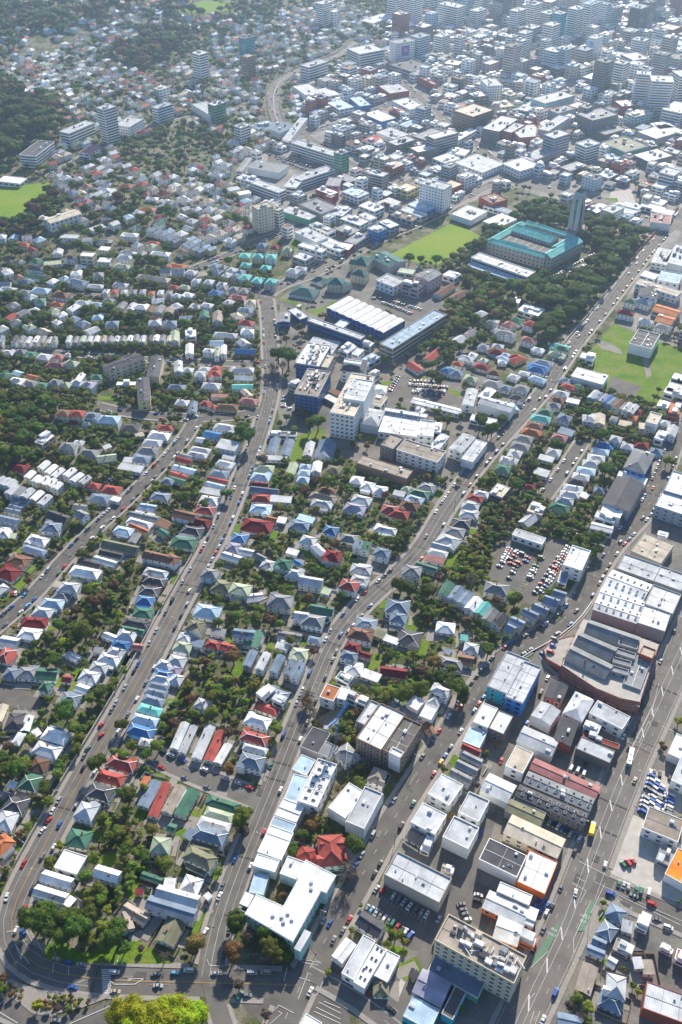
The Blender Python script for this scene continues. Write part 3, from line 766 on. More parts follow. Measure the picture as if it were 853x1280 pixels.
def bldg_geo(S):
    a, b, h, sty = S['a'], S['b'], S['h'], S['sty']; rmat, wmat = rm(S['c']), wm(S['wc']); out = []
    if sty == 'f':
        out.append(('wall', -1, *wall_box(a, b, h), wmat))
        v, f = box(-a + .3, a - .3, -b + .3, b - .3, h - .1, h + .08); out.append(('roof', -1, v, f, rmat))
        m = MB()
        for (x0, x1, y0, y1) in ((-a - .05, a + .05, -b - .05, -b + .3), (-a - .05, a + .05, b - .3, b + .05), (-a - .05, -a + .3, -b + .3, b - .3), (a - .3, a + .05, -b + .3, b - .3)):
            m.add(box(x0, x1, y0, y1, h - .6, h + (.75 if h > 8 else .35)))
        out.append(('parapet', -1, m.V, m.F, (wmat if S['wc'] not in 'kqxbte' else rm('L'))))
        S['ztop'] = lambda x, y: h + .08
        if a * b > 60:                                      # roof seams and box gutters
            m = MB(); n = max(2, int(2 * a / 7))
            for k in range(1, n): x = -a + 2 * a * k / n; m.add(box(x - .07, x + .07, -b + .35, b - .35, h, h + .16), 0)
            m.add(box(-a + .35, a - .35, -.12, .12, h, h + .2), 1); out.append(('roof_seams', 1, m.V, m.F, MATS['roof_mid_grey' if S['c'] in 'WLCUF' else 'unit_metal']))
    elif sty == 'h':
        r = b * .45; out.append(('wall', -1, *wall_box(a, b, h), wmat)); out.append(('roof', -1, *hip_roof(a, b, h, r, .5), rmat)); S['ztop'] = lambda x, y: h + r * max(0, min(1 - abs(y) / b, (a - abs(x)) / b))
    elif sty == 's':                                        # row of low gables across the length
        n = max(3, int(2 * a / 8)); out.append(('wall', -1, *wall_box(a, b, h), wmat)); w = a / n
        for k in range(n):
            V, F = gable_roof(b, w, h, w * .28, .0); V, F = shift((V, F), -a + w * (2 * k + 1), 0, 0, True); out.append(('roof_bay', -1, V, F, rmat))
            m = MB(); m.add(box(-a + w * (2 * k + 1) + w - .35, -a + w * (2 * k + 1) + w + .35 if k < n - 1 else a, -b, b, h - .2, h + .28)); out.append(('gutter', -1, m.V, m.F, MATS['roof_slate_blue']))
        S['ztop'] = lambda x, y: h + .5
    else:
        pk = .22 if sty == 'g' else .5
        r = b * pk; out.append(('wall', -1, *gable_wall(a, b, h, r), wmat)); out.append(('roof', -1, *gable_roof(a, b, h, r, .25), rmat)); S['ztop'] = lambda x, y: h + r * (1 - abs(y) / b)
        m = MB(); m.bar((-a, 0, h + r + .03), (a, 0, h + r + .03), .35); out.append(('ridge_cap', 1, m.V, m.F, rmat))
    if 'j' in S['fl']:                                      # white facade fins
        m = MB(); n = max(2, int(2 * a / 6))
        for k in range(n + 1):
            x = -a + 2 * a * k / n
            for sy in (-1, 1): m.add(box(x - .25, x + .25, *sorted((sy * b + sy * .02, sy * (b + .35))), -1, h))
        out.append(('facade_fins', -1, m.V, m.F, MATS['wall_white']))
    return out
def build_bldg(S, individual=True):
    x, y, z = S['x'], S['y'], hgt(S['x'], S['y']) + .05; geo = bldg_geo(S); a, b, h = S['a'], S['b'], S['h']; rs = random.Random(int(x * 3 + y * 17))
    nst = max(1, int(h / 3.2)); fh = h / nst
    if not individual:
        c, s = math.cos(S['ang']), math.sin(S['ang'])
        for (nm, p, V, F, m) in geo: stuff_add('distant_buildings', V, F, m, (c, s, x, y, z))
        V = []; F = []
        for (fx, fy, rz, hl) in face_slots(a, b):
            for st in range(nst):
                n = max(1, int(hl / 3)); cr, sr = math.cos(rz), math.sin(rz)
                for k in range(n):
                    t0 = -hl + 2 * hl * (k + .14) / n; t1 = -hl + 2 * hl * (k + .86) / n; q = len(V)
                    for (t, zz) in ((t0, .3), (t1, .3), (t1, .72), (t0, .72)):
                        lx, ly = t, -.06; V.append((fx + lx * cr - ly * sr, fy + lx * sr + ly * cr, fh * (st + zz)))
                    F.append((q, q + 1, q + 2, q + 3))
        stuff_add('distant_buildings', V, F, MATS['window_glass'], (c, s, x, y, z))
        for k in range(rs.randint(0, 4)):
            w = rs.uniform(1, 3.5); cx, cy = rs.uniform(-.6, .6) * a, rs.uniform(-.6, .6) * b; zt = S['ztop'](cx, cy); V, F = box(cx - w, cx + w, cy - w * .7, cy + w * .7, zt - .3, zt + rs.uniform(1, 3))
            stuff_add('distant_buildings', V, F, MATS['unit_metal'] if rs.random() < .6 else rm('L'), (c, s, x, y, z))
        return None
    root = empty(S['name'] or ('warehouse' if S['sty'] in 'gs' else ('apartment_tower' if h > 20 else 'commercial_building')), x, y, z, S['ang'])
    objs = []
    for (nm, p, V, F, m) in geo: objs.append(obj(nm, mesh(nm, V, F, m), root if p < 0 else objs[p]))
    if 'n' not in S['fl'] and not (h < 10 and 'B' not in S['fl'] and rs.random() < .45):
        band = 'B' in S['fl']; tot = 0
        for (fx, fy, rz, hl) in face_slots(a, b):
            if hl < 1.5: continue
            for st in range(nst):
                cz = fh * (st + .52)
                n = 1 if band else max(1, min(14, int(hl * 2 / (3.6 if h > 12 else 5.0))))
                for k in range(n):
                    if tot >= 290: break
                    t = (k + .5) / n * 2 * hl - hl; tot += 1
                    X = fx + t * math.cos(rz); Y = fy + t * math.sin(rz)
                    place_win(root, WINB if (band or S['wc'] in 'bxk') else WIN, 'window', X, Y, cz, rz, (2 * hl - 1.2) if band else min(2.6, 2 * hl / n * .6), fh * .45)
    py_ = to_px(x, y)[1]
    roof = objs[1] if len(objs) > 1 else root
    if S['sty'] != 's' and 'c' not in S['fl'] and py_ > 330:
        area = 4 * a * b; n = int(min(14, area / (50 if 'e' in S['fl'] else 85)))
        for k in range(n):
            cx, cy = rs.uniform(-.82, .82) * a, rs.uniform(-.8, .8) * b; zt = S['ztop'](cx, cy); q = rs.random()
            if q < .4: me, nm, sc = ACM, 'air_conditioner', (rs.uniform(1.0, 2.6), rs.uniform(1, 1.8), rs.uniform(.7, 1.4))
            elif q < .75: me, nm, sc = SKM, 'skylight', (rs.uniform(1, 2.2), rs.uniform(1, 1.6), 1.3)
            else: me, nm, sc = VNM, 'roof_vent', (1, 1, 1)
            obj(nm, me, roof, Matrix.Translation((cx, cy, zt)) @ Matrix.Diagonal((*sc, 1)))
        if 'e' in S['fl']:
            for k in range(22):
                cx, cy = rs.uniform(-.75, .85) * a, rs.uniform(-.7, .7) * b; w = rs.uniform(.6, 2.2); v, f = box(cx - w, cx + w, cy - w * rs.uniform(.3, .9), cy + w * .6, h - .2, h + rs.uniform(.8, 3.0)); obj('plant_room', mesh('plant_room', v, f, rm(rs.choice('LWGCDW'))), roof)
            for k in range(14):
                cx, cy = rs.uniform(-.4, .85) * a, rs.uniform(-.6, .6) * b; m = MB(); m.bar((cx, cy, h + 1), (cx + rs.choice((0, 5)), cy + rs.choice((3, -3)), h + 1), .35); obj('duct', m.mesh('duct', [MATS['unit_metal']]), roof)
    elif py_ <= 330 and 'c' not in S['fl'] and S['sty'] != 's':
        for k in range(rs.randint(1, 4)):
            cx, cy = rs.uniform(-.6, .6) * a, rs.uniform(-.6, .6) * b; w = rs.uniform(1, 2.6); zt = S['ztop'](cx, cy); v, f = box(cx - w, cx + w, cy - w * .6, cy + w * .6, zt - .3, zt + rs.uniform(1.2, 3)); obj('plant_room', mesh('plant_room', v, f, rm(rs.choice('LWGC'))), roof)
    if 'k' in S['fl']:                                      # rows of dark roof lights
        n = int(2 * a / 4.2)
        for row in (-.38, .38):
            for k in range(n):
                cx = -a + (k + .7) * 2 * a / n; cy = row * b; obj('skylight', SKM, roof, Matrix.Translation((cx, cy, S['ztop'](cx, cy) + .05)) @ Matrix.Diagonal((1.5, b * .42, 1, 1)))
    return root
# ------------------------------------------------------------------ what stands where (photo readings, frame by frame)
Q('a0', '440 15 385 105 270 68 6 Wfwc')
H('a0', '212 108 358 153 6 Wg2w;175 182 332 230 6 Wg2w;368 222 332 262 4 Wf2w;478 85 595 120 6.5 Wg2w;710 105 812 140 3.8 Eg1r;620 268 735 335 6 Fg1;615 300 645 385 6 Fg1;680 190 715 195 2.5 Mf1')
H('a1', '-68 185 140 243 6.5 Lg2w;-115 240 125 312 7 Sg2w;30 340 -30 450 10 Yg1w;62 145 150 172 9.5 Wh1w;-30 148 25 152 5 Wf1w;80 -10 220 55 8 Yh2w;180 205 200 225 2.6 Wf1w')
Q('a1', '590 12 548 100 632 132 8 Wfw;425 90 395 188 465 214 5 Uftc;400 195 352 285 378 298 4 Dfgn;625 850 700 812 780 860 5 Wfwn')
Q('a1', '438 2 412 60 524 94 7 Wfw')
Q('a2', '283 -10 220 108 495 250 9 Lfhn;25 425 -45 515 10 545 5 Wgwn;115 405 5 598 65 635 6 Lfw;175 455 63 645 120 675 6 Wfwnk;225 482 160 610 235 642 5 Wfwn;415 578 357 690 500 765 6 Vgw;470 510 440 588 690 728 5 Sfen;370 715 305 810 440 885 5 Ufq;575 660 505 800 560 835 6 Hfqn;540 305 472 435 868 655 18 Fcce'.replace('Fcce', 'Ffce'))
H('a2', '95 320 205 392 8 Dg2;165 665 240 668 9 Yh1w;365 600 375 620 4 Df1')
Q('r', '165 135 133 212 268 277 8 Dfw;310 178 262 290 365 335 6 Wfo;248 52 220 118 410 208 7 Cgc;240 -5 225 38 350 95 6 Ygg;205 290 195 325 310 375 6 Wfw;170 322 142 382 290 452 5 Lgo;203 412 180 488 265 520 5 Wgo;320 395 300 455 318 468 4 Wfon;285 465 270 500 325 525 4 Wfo;835 175 788 268 900 318 6 Afwn;738 24 708 98 835 150 7 Ffw;778 160 758 212 822 240 4 Gfgn;620 490 606 530 660 558 3 Ffgn;700 408 686 450 727 468 3 Lfwn;503 572 474 668 524 700 4 Fgnn;728 645 712 740 900 810 8 Lfrn;780 510 773 525 815 548 3 Cfwn;835 528 826 565 880 590 4 Pfw')
H('r', '588 388 645 422 8 Sh1l;563 448 612 482 8.5 Sh1s;535 497 580 517 4.5 Sg1;515 528 575 552 4.5 Sg1;585 655 650 672 11 Lh2w;560 700 640 735 8 Sh1l;640 445 672 455 6 Lf1;590 570 615 585 5 Lg1;690 560 700 600 4 Lf1;725 570 735 620 5 Ff1')
Q('a3', '245 795 225 855 340 880 4 Sgw')
Q('b2', '200 105 75 280 205 335 13 Wfn;320 165 215 330 300 385 12.5 Hfn;262 322 240 348 296 376 12.95 Wfwnc;155 85 80 190 118 215 9 Lfg;45 40 35 75 80 95 5 Ofwn;92 60 76 95 125 115 5 Cfwn;45 495 -60 620 20 680 8 Wfw;125 515 30 690 115 738 9 Lfwj;650 215 612 288 692 330 6 Ufw;717 95 665 190 735 228 8 Wfw;792 135 742 225 815 258 8 Wfd;745 450 700 535 835 600 6 Lgw;507 455 437 555 545 612 8 Lfw;415 600 350 695 470 757 8 Lfw;570 668 508 770 635 832 9 Lfw;645 542 590 645 690 700 9 Lfw;420 780 398 830 440 850 4 Wfwn;365 65 325 110 385 135 7 Wfw;430 100 395 160 450 190 6 Wfwn;610 -10 ' .rsplit(';', 1)[0])
Q('u', '230 212 160 335 245 370 11 Lfq;292 245 225 370 285 400 11.5 Lfx')
H('b2', '150 452 215 478 10 Fh2w;610 312 698 352 4.5 Rg2;610 355 703 402 5 Gg2g;580 398 680 447 5 Gg2g;550 442 650 492 5.5 Gg2g;345 745 415 788 8 Fg1;265 82 285 130 7 Sg1;320 118 340 160 6 Sg1;365 155 395 190 6 Gg1;440 78 500 98 8 Lh1;455 22 545 58 7 Lh2;0 320 60 385 10 Gh2w;430 200 460 260 5 Ng1')
H('b1', '130 95 185 112 7 Lh2w;76 198 18 330 4.8 Lg1w;120 215 58 350 4.4 Lg1w;203 215 130 380 5.8 Lg1w;260 240 190 390 5.6 Rg1w;292 305 237 400 4.6 Wg1w;430 108 540 148 6 Rh1w;378 172 498 208 8 Wh2w;355 255 488 292 7 Rh2w;365 315 485 345 4 Lh2w;348 375 465 405 9 Sh2w;490 42 585 75 8 Sh1;185 582 345 632 6.2 Eh1w;175 640 315 682 6 Kh1w;145 688 300 728 6 Lh1w;120 738 275 785 7.5 Sh2w;85 822 230 855 8 Yh1w;55 515 -20 650 6 Fg1;120 535 45 665 7 Eg1w;-5 722 20 730 5 Eg1;80 745 120 770 6 Sf1')
Q('b1', '490 5 430 55 470 78 6 Wfw;530 60 510 85 565 110 5 Wfwn;785 0 750 65 815 95 8 Ofw;860 10 835 70 875 90 7 Wfw;715 215 653 315 740 358 6 Dfgn;782 290 742 350 800 382 7 Gfg;660 355 612 430 680 465 7 Ufw;740 378 637 590 735 625 9 Wfwk;622 447 574 573 665 613 7 Ufw;568 577 546 620 650 660 7.2 Wfw;545 622 522 660 630 698 7 Wfw;520 665 500 710 610 752 6.8 Ufw;502 710 480 745 598 788 7 Wfw;480 748 440 845 560 888 7.2 Wfw;850 580 800 640 900 680 7 Lfw')
H('b0', '835 500 765 670 5.4 Rg1w;785 490 715 620 6.6 Sg1w;740 470 715 515 4 Of1;760 808 850 815 9 Kh2w;205 12 255 22 7 Eh2w;385 20 440 38 6 Wg1;310 72 400 88 8.5 Sh1w;20 110 -15 190 6 Cg1c;40 190 112 192 12 Dh1g;150 165 125 240 5 Wg1e;112 250 75 310 5 Lh1e;175 235 195 262 4 Wf1;220 248 340 283 8.5 Wh1w;175 318 300 352 8.5 Wh1w;160 405 238 420 9 Nh1w;105 490 195 508 9.5 Eh1w;50 505 80 515 4 Wf1;25 600 130 620 10 Dh1w;-10 680 80 695 12 Lh1w;0 795 35 825 10 Oh1;695 118 808 150 6 Th1w;665 168 790 200 6 Uh1w;645 222 770 258 7.5 Bh1w;720 72 820 103 6 Sh1w;730 35 835 60 5 Sh1w;745 5 845 25 5 Sh1w;545 382 680 418 7.5 Rh1w;490 458 622 492 7.5 Rh1w;450 532 560 560 8.5 Dh2w;388 630 478 655 10 Lh2w;340 768 450 788 10.5 Eh1w;700 290 760 300 5 Lh1')
Q('b3', '205 -20 168 62 250 102 6 Dgr;150 95 100 165 200 207 8 Lgwn;325 45 262 150 352 192 7 Lhw;255 165 212 283 297 318 7 Dgr;430 85 395 150 560 235 8 Lfw;375 185 362 220 438 250 6 Lfw;368 247 355 268 535 330 5 Mfn;352 268 325 328 495 402 6 Lfd;68 215 28 290 202 365 7 Lgwn;30 305 -25 405 55 460 8 Cfw;118 375 95 430 425 578 6 Pgn;88 440 63 500 395 642 6.5 Ggdk;45 508 20 565 365 712 7 Dgdk;15 572 -10 620 150 700 6 Yfg;830 250 785 350 860 388 6 Wfw;850 370 800 488 880 520 7 Lfw')
# brick parking building with saw-tooth sheds
Q('c3', '570 207 527 280 712 345 8.6 Lfg;745 267 714 345 853 395 9 Lfg;670 102 602 192 750 255 6 Cfhn;512 287 455 372 655 450 9 Wggkc;457 375 430 432 650 505 8.8 Wggkc;435 433 407 482 625 553 8.6 Wggkc;715 357 668 452 805 515 9.4 Wfgn;665 457 632 548 768 603 9.2 Wfgn;310 158 263 255 350 300 10 Wfw;250 290 232 345 275 360 4 Sfw;20 77 12 113 162 163 5 Lfw;415 47 388 75 495 100 5 Lgwk;430 -10 420 20 520 50 6 Lfw')
H('c3', '60 60 130 5 9 Lg1;210 400 272 420 8 Sg2;165 430 235 455 8 Sg2;112 470 180 500 8 Sg2;60 492 130 525 8 Sg2;-5 535 60 565 8 Sg2')
H('u', '512 122 697 186 13 Gg4g;480 166 612 224 13 Gg4g;450 214 596 286 13 Gg4g')
Q('u', '632 168 622 186 690 206 13.4 Gfg;622 200 612 218 680 240 13.2 Gfg;612 232 602 250 665 268 13 Gfg;604 262 594 280 655 298 12.8 Gfg;745 238 703 352 642 324 11.6 Gfg;715 190 700 220 745 240 14.5 Cfrn')
H('c0', '215 70 305 75 10 Sh2w;140 125 240 150 9 Wh1w;115 170 230 205 6 Sh1w;50 228 145 255 10 Nh1w;0 285 90 320 12 Mh1w;-10 372 22 395 9 Lh1w;-10 98 60 100 13 Wh1;35 115 85 120 5 Kf1;245 5 340 40 9 Dg2;385 0 430 20 8 Gg2w;-20 20 90 45 6 Sg2w;640 35 760 70 7 Wh1w;650 5 790 35 7 Gg1;575 80 665 100 8 Uh1w;650 60 740 98 5 Og1;690 105 660 150 6 Gg1;515 150 690 188 8 Yg1g;502 195 612 220 6 Dg1;470 228 580 260 6 Lg1;395 240 505 268 6 Dg1;355 285 500 312 9 Wh2w;355 335 420 345 6 Kh1;300 370 395 378 9 Lh2w;272 408 350 422 8.5 Gh1w;210 450 320 460 9 Uh1w;170 492 262 508 9 Lh1w;112 545 240 552 8.5 Mh1w;98 600 200 618 9 Wh1w;0 640 90 655 9 Lg1;0 705 60 722 11 Rh1w;25 800 90 810 8 Sh1;92 800 190 805 9 Gh1w;185 805 290 812 9.5 Eg1w;275 358 320 368 5 Cf1')
H('c0', '722 205 865 238 8 Ng2w;725 288 840 312 7 Lh1;725 328 830 350 7 Dh1n;700 385 800 398 9 Dh1n;685 435 772 445 8.5 Bh1w;672 495 765 508 8.5 Eh1w;622 542 745 568 6.5 Dh1w;610 578 720 600 4.5 Eg1;588 608 680 622 8.5 Lh1w;520 608 580 632 5 Wg1w;562 655 650 672 7 Bh1w;540 690 620 712 8.5 Lh1w;498 722 600 745 8.5 Wh1w;455 768 540 782 8.5 Lh1w;405 808 495 828 8.5 Lh1w;338 705 395 735 5 Lg1;470 690 515 692 4.5 Gf1;315 828 360 834 5 Rg1;665 668 715 674 5 Pg1;790 752 860 772 7 Lh1w;772 800 865 818 7 Bh1w;760 822 860 842 7 Lh1w;800 88 835 112 6 Eg1;790 45 850 70 7 Nf1')
H('c1', '18 -2 128 25 9 Ng2w;100 40 200 60 9 Mh1n;60 78 160 98 9 Dh1w;8 142 128 158 11 Eh1w;-20 215 38 245 8 Nh2w;310 120 385 132 9 Bh1w;285 170 350 185 9 Vh1w;345 190 415 205 7 Lg1;260 210 350 238 7.5 Lg1y;362 52 512 75 13 Mh1w;485 28 530 38 5 Og1;538 35 580 42 6 Wf1;598 60 695 70 9 Sh1e;640 20 720 42 6 Uf1;655 130 728 148 9 Lh2w;585 190 640 205 5 Wf1;720 160 770 210 6 Wh2w;770 80 838 95 8.5 Bh1w;768 208 855 225 11 Mh2w;430 212 475 235 5 Gg1;458 252 525 270 9 Lh1w;528 248 605 265 9.5 Eh2w;582 300 665 318 9 Lh1w;648 335 760 355 9 Lg2w;620 240 655 262 4 Bg1;162 298 240 312 9 Gh2l;212 362 310 380 11 Yh1w;302 375 400 392 10.5 Kh2w;380 430 465 420 8 Lg1w;445 450 490 430 4 Fg1;490 435 612 450 12 Gh2w')
H('c1', '122 488 250 505 12 Uh1w;85 560 165 575 9 Yh2w;205 595 275 605 6 Gf1w;180 652 250 672 6.5 Rh1w;255 665 320 680 6.5 Rg1w;315 600 420 612 7.5 Sg2w;430 590 400 670 10 Ef1;540 608 655 628 7 Gg1w;620 512 690 522 7.5 Lg2w;700 478 815 498 8 Eg2w;660 530 770 548 10 Gh2w;690 630 755 642 5 Sh1;600 700 690 712 9 Kh1;530 662 590 678 4.5 Lf1;40 620 105 632 8 Lh1w;20 665 105 680 8.5 Kh1;-10 735 75 755 9 Lh1w;108 650 165 662 5.5 Sf1;0 778 50 800 8 Vh1;760 390 800 402 5 Kf1;0 828 60 845 8 Lh1')
RW('c1', '400 725 640 785 8 13 5.0 SSLSSLSS g2')
H('c2', '0 122 85 135 8 Gh1y;95 140 80 180 6 Sg2w;135 150 118 190 6 Eg2w;170 190 245 210 9 Sh2w;52 275 155 292 9 Lh1w;55 325 140 348 7.5 Lh1w;0 352 85 375 9.5 Rh2w;170 75 280 98 7 Wh1;245 0 340 18 8.5 Rh1;560 48 650 58 9.5 Dh1w;525 85 620 105 9.5 Gh1w;598 0 690 18 8.5 Lh1w;490 122 590 162 12 Lh1w;458 158 535 178 5.5 Lg1w;440 190 535 212 6 Lh1w;425 225 520 245 5.5 Pf1;378 258 480 290 6.5 Eg1w;312 285 402 298 10.5 Gh2w')
H('c2', '548 350 512 412 7 Eg2w;602 375 558 435 7 Sg2w;645 400 603 455 7 Sg2w;690 430 643 485 7 Wg2w;735 455 692 510 6.5 Tg2y;770 485 728 540 6.5 Gg2y;815 510 772 560 6.5 Dg2w;720 368 840 392 10.5 Gh2w;228 460 345 475 12.5 Sh2w;250 520 330 535 9 Sh2w;78 545 180 562 9 Sh1w;40 598 160 622 9.5 Nh2w;25 660 95 682 6.5 Mh2w;5 705 80 725 6.5 Sh2w;168 598 225 620 6 Yf1;220 625 290 650 5 Wf1;285 615 402 638 13 Dh1w;20 780 110 790 9.5 Wh1w;110 800 195 832 6.5 Wf1w;200 790 330 808 7.5 Mg1;478 570 572 582 9.5 Wh1w;618 672 690 685 8 Lh1w;590 732 665 745 8.5 Ng1w;495 740 612 765 8.5 Gh1w;85 700 150 720 4.5 Mg1;520 690 550 700 4 Sf1;600 625 635 630 4.5 Tf1;105 565 165 575 6 Sh1;830 570 870 590 7 Sg2')
Q('c2', '-5 790 -20 830 45 860 5 Efwn')
# left part of the middle band
H('d0', '10 50 70 55 9 Lh1;78 45 130 50 8 Gh1;132 58 185 66 9 Eh1;190 68 255 78 10 Lh1;235 110 330 120 9 Ph1w;268 70 320 75 8 Ph1;330 60 360 70 6 Lh1;328 100 390 112 9 Kh2w;0 160 45 175 10 Eh1w;52 188 122 198 9 Wh1w;118 202 185 212 9 Gh1w;180 212 245 222 9 Eh1w;252 195 305 205 8.5 Gh2w;302 210 355 218 8.5 Kh1w;355 200 415 212 8.5 Wh1w;412 205 475 218 8.5 Vh2w;415 160 385 195 6 Wg2w;70 150 110 160 7 Ug1;140 170 185 180 7 Og1')
Q('d0', '690 55 512 116 545 145 10 Dgc;757 66 733 172 795 178 9 Dgc;688 182 690 298 752 290 9 Dgy;585 198 586 214 680 215 4 Wfwn;230 455 168 502 220 512 6.5 Wfc')
H('d0', '285 348 350 358 9 Nh3c;350 350 425 362 9 Rh3c;425 362 500 374 9 Sh2w;488 380 600 392 11 Uh2w;268 392 312 398 6 Dh1c;342 398 388 405 6 Mh1c;412 405 460 412 6 Sh1w;300 515 382 525 9.5 Gh2w;370 498 420 508 6 Lh1w;395 550 490 560 9.5 Gh1w;488 585 585 575 9.5 Kg1w;520 530 555 518 4.5 Lf1;605 425 700 430 11 Dh1;790 425 870 432 8 Rh1;745 462 850 475 9.5 Wh1w;718 498 810 508 8.5 Lh1w;690 538 790 548 9.5 Gh1w;660 578 750 590 9.5 Sh1w;620 588 665 592 6 Lf1;598 618 715 640 7.5 Lf1w;440 712 502 725 7 Rh1;515 732 605 745 9.5 Rh1w;450 775 550 788 10 Sh1w;560 780 602 792 4.5 Wf1;65 618 138 640 8.5 Mh1;370 820 430 830 7 Gg1;815 688 870 702 7.5 Sh1;760 765 850 778 8.5 Sh1w;700 820 780 832 7.5 Ug1;680 470 720 460 5 Cf1')
RW('d0', '222 620 295 650 3 10 5.5 WWW g2;350 655 425 690 3 10 5.5 WWL g2;150 670 290 718 5 8 5.5 WWWWW g2;62 735 225 785 5 10 6 LGLWL g2;5 690 55 715 3 9 6 LLL g2;110 790 60 850 4 12 4.5 SSSS g1')
H('d1', '98 10 95 60 7 Wg2w;168 38 218 45 6.5 Wh2w;238 25 232 70 4.5 Kg2w;270 15 265 60 5 Wg2w;325 45 430 48 9 Bg1n;42 95 40 150 7 Lg2w;65 138 115 142 8 Lh1w;145 132 200 138 8 Lh1w;205 130 255 138 9 Rh1w;300 142 420 140 8.5 Lh1w;320 180 415 182 7 Sf1;310 222 415 222 8 Tg1;-10 222 75 228 9 Sh1w;160 215 250 222 10 Lh1w;205 268 285 270 4.5 Pf1;28 298 92 305 9 Lh1w;120 300 110 350 6.5 Sg1w;155 302 200 312 8 Rh1w;205 320 230 330 6 Rh1w;230 318 340 328 8 Nh1y;350 288 438 302 9 Ph1y;365 240 400 272 6 Cg1;222 418 328 435 9.5 Lh1w;170 455 250 470 9 Bg1w;130 485 168 492 6.5 Lg1;240 505 340 525 12 Lf2w;105 530 200 548 6.5 Lh1w;88 555 185 572 6.5 Lh1w;45 562 112 578 5 Gg1;30 580 105 600 6 Mg1;15 622 125 650 6.5 Ug1w;0 652 85 680 5 Rg1;0 680 75 700 5 Eg1w;235 598 318 618 7 Lh1w;200 650 290 665 9 Sh1w;190 680 288 702 4.5 Rg1w;180 705 270 728 5.5 Ug1;155 738 260 758 6.5 Lf1;148 785 245 800 10 Wh1w;125 832 225 845 9 Rh1w;262 572 325 580 5 Lf1')
H('d1', '422 628 518 636 9 Kh1w;408 668 500 680 9 Uh1w;410 708 490 715 4.5 Mg1w;400 732 540 748 6 Sg1;408 780 505 785 8.5 Rh1w;500 782 608 790 7 Lf1w;402 830 505 838 9.5 Uh1w;622 605 600 660 7 Kg1w;650 620 702 626 6.5 Uh1w;642 650 702 656 7.5 Uh1w;635 685 695 692 7.5 Uh1w;740 600 728 650 7 Wg2w;785 630 855 645 9 Yh1w;700 760 832 792 8.5 Fh1;708 800 812 818 9 Lh1w;750 735 832 750 6 Nh1;530 480 505 555 8 Sg1w;600 490 572 570 8 Sg1w;705 500 685 570 7 Lg1;790 495 765 580 14 Sg1;478 578 585 582 5 Lf1w;780 270 840 300 6 Wf1;800 240 853 262 6 Nf1')
Q('d1', '500 445 490 462 628 468 4 Dfwn;690 130 622 256 738 278 16 Ffbe;692 -2 630 100 742 128 15 Wfbe;790 60 755 125 790 130 12 Cfh')
Q('p', '440 467 413 516 443 521 22 Cfwje;443 473 430 498 455 503 24.5 Lfwn')
Q('d2', '25 75 0 138 112 155 11 Dgwh;22 85 15 100 100 112 15 Wfwn;230 332 190 442 382 480 6 Wfw;225 325 215 342 430 378 8 Wfs;402 385 386 460 462 478 9 Wfw;135 325 100 400 185 425 8 Lhwn;170 215 162 250 225 255 5 Lhw;365 275 355 300 600 362 4 Wgw;655 360 650 388 780 415 4 Wfw;635 228 608 310 662 322 7 Lgw;715 268 688 305 850 352 8 Lgw;250 462 196 518 265 535 11 Ffd;322 485 282 540 488 605 10 Ffw;108 565 82 605 335 685 7 Ffn;500 455 447 520 490 538 5 Lgw;612 455 540 532 605 555 8 Lgw;680 485 605 582 660 602 7 Lfw;785 705 742 755 810 778 5 Cfg;455 395 445 440 500 455 6 Lfw;150 255 130 300 210 320 6 Ffw;40 265 15 290 55 305 5 Lfw'.replace('Dgwh', 'Dhwc'))
H('d2', '345 105 405 145 9 Rg1w;495 42 430 90 9 Rg1;400 712 475 738 9 Gh1w;340 745 445 768 9 Eh1;330 772 412 798 8 Uh1;50 685 112 695 9.5 Wh1w;105 712 168 725 9.5 Wh1w;165 738 232 748 9.5 Wh1w;60 778 152 800 9.5 Lh1w;20 822 122 842 9.5 Vh1w;298 808 392 828 10.5 Nh1w;205 830 292 845 9.5 Rh1w;265 752 322 764 5.5 Lf1;308 728 350 738 6 Kh1;510 132 555 155 8 Bh1w;548 152 610 158 9 Sh1w;618 178 682 190 9 Kh1w;678 115 745 132 9 Mh1w;718 195 802 218 10 Gh1w;560 102 612 114 7 Oh1;598 78 642 88 6.5 Wh1;645 58 682 68 6.5 Wh1;748 42 820 58 9.5 Mh1;800 60 852 72 8.5 Uh1;788 95 832 100 6 Wh1;800 222 852 236 9 Sh1;735 148 800 158 8.5 Nh1w;688 18 742 28 8 Vh1;760 15 815 25 8 Lh1w;640 770 712 792 7.5 Rh1w;670 752 742 768 7.5 Lh1w;608 812 692 828 8.5 Lh1w;775 625 848 642 9.5 Eh1;800 582 860 596 8.5 Lh1w;640 100 670 110 6 Gh1;700 85 735 95 6 Lh1')
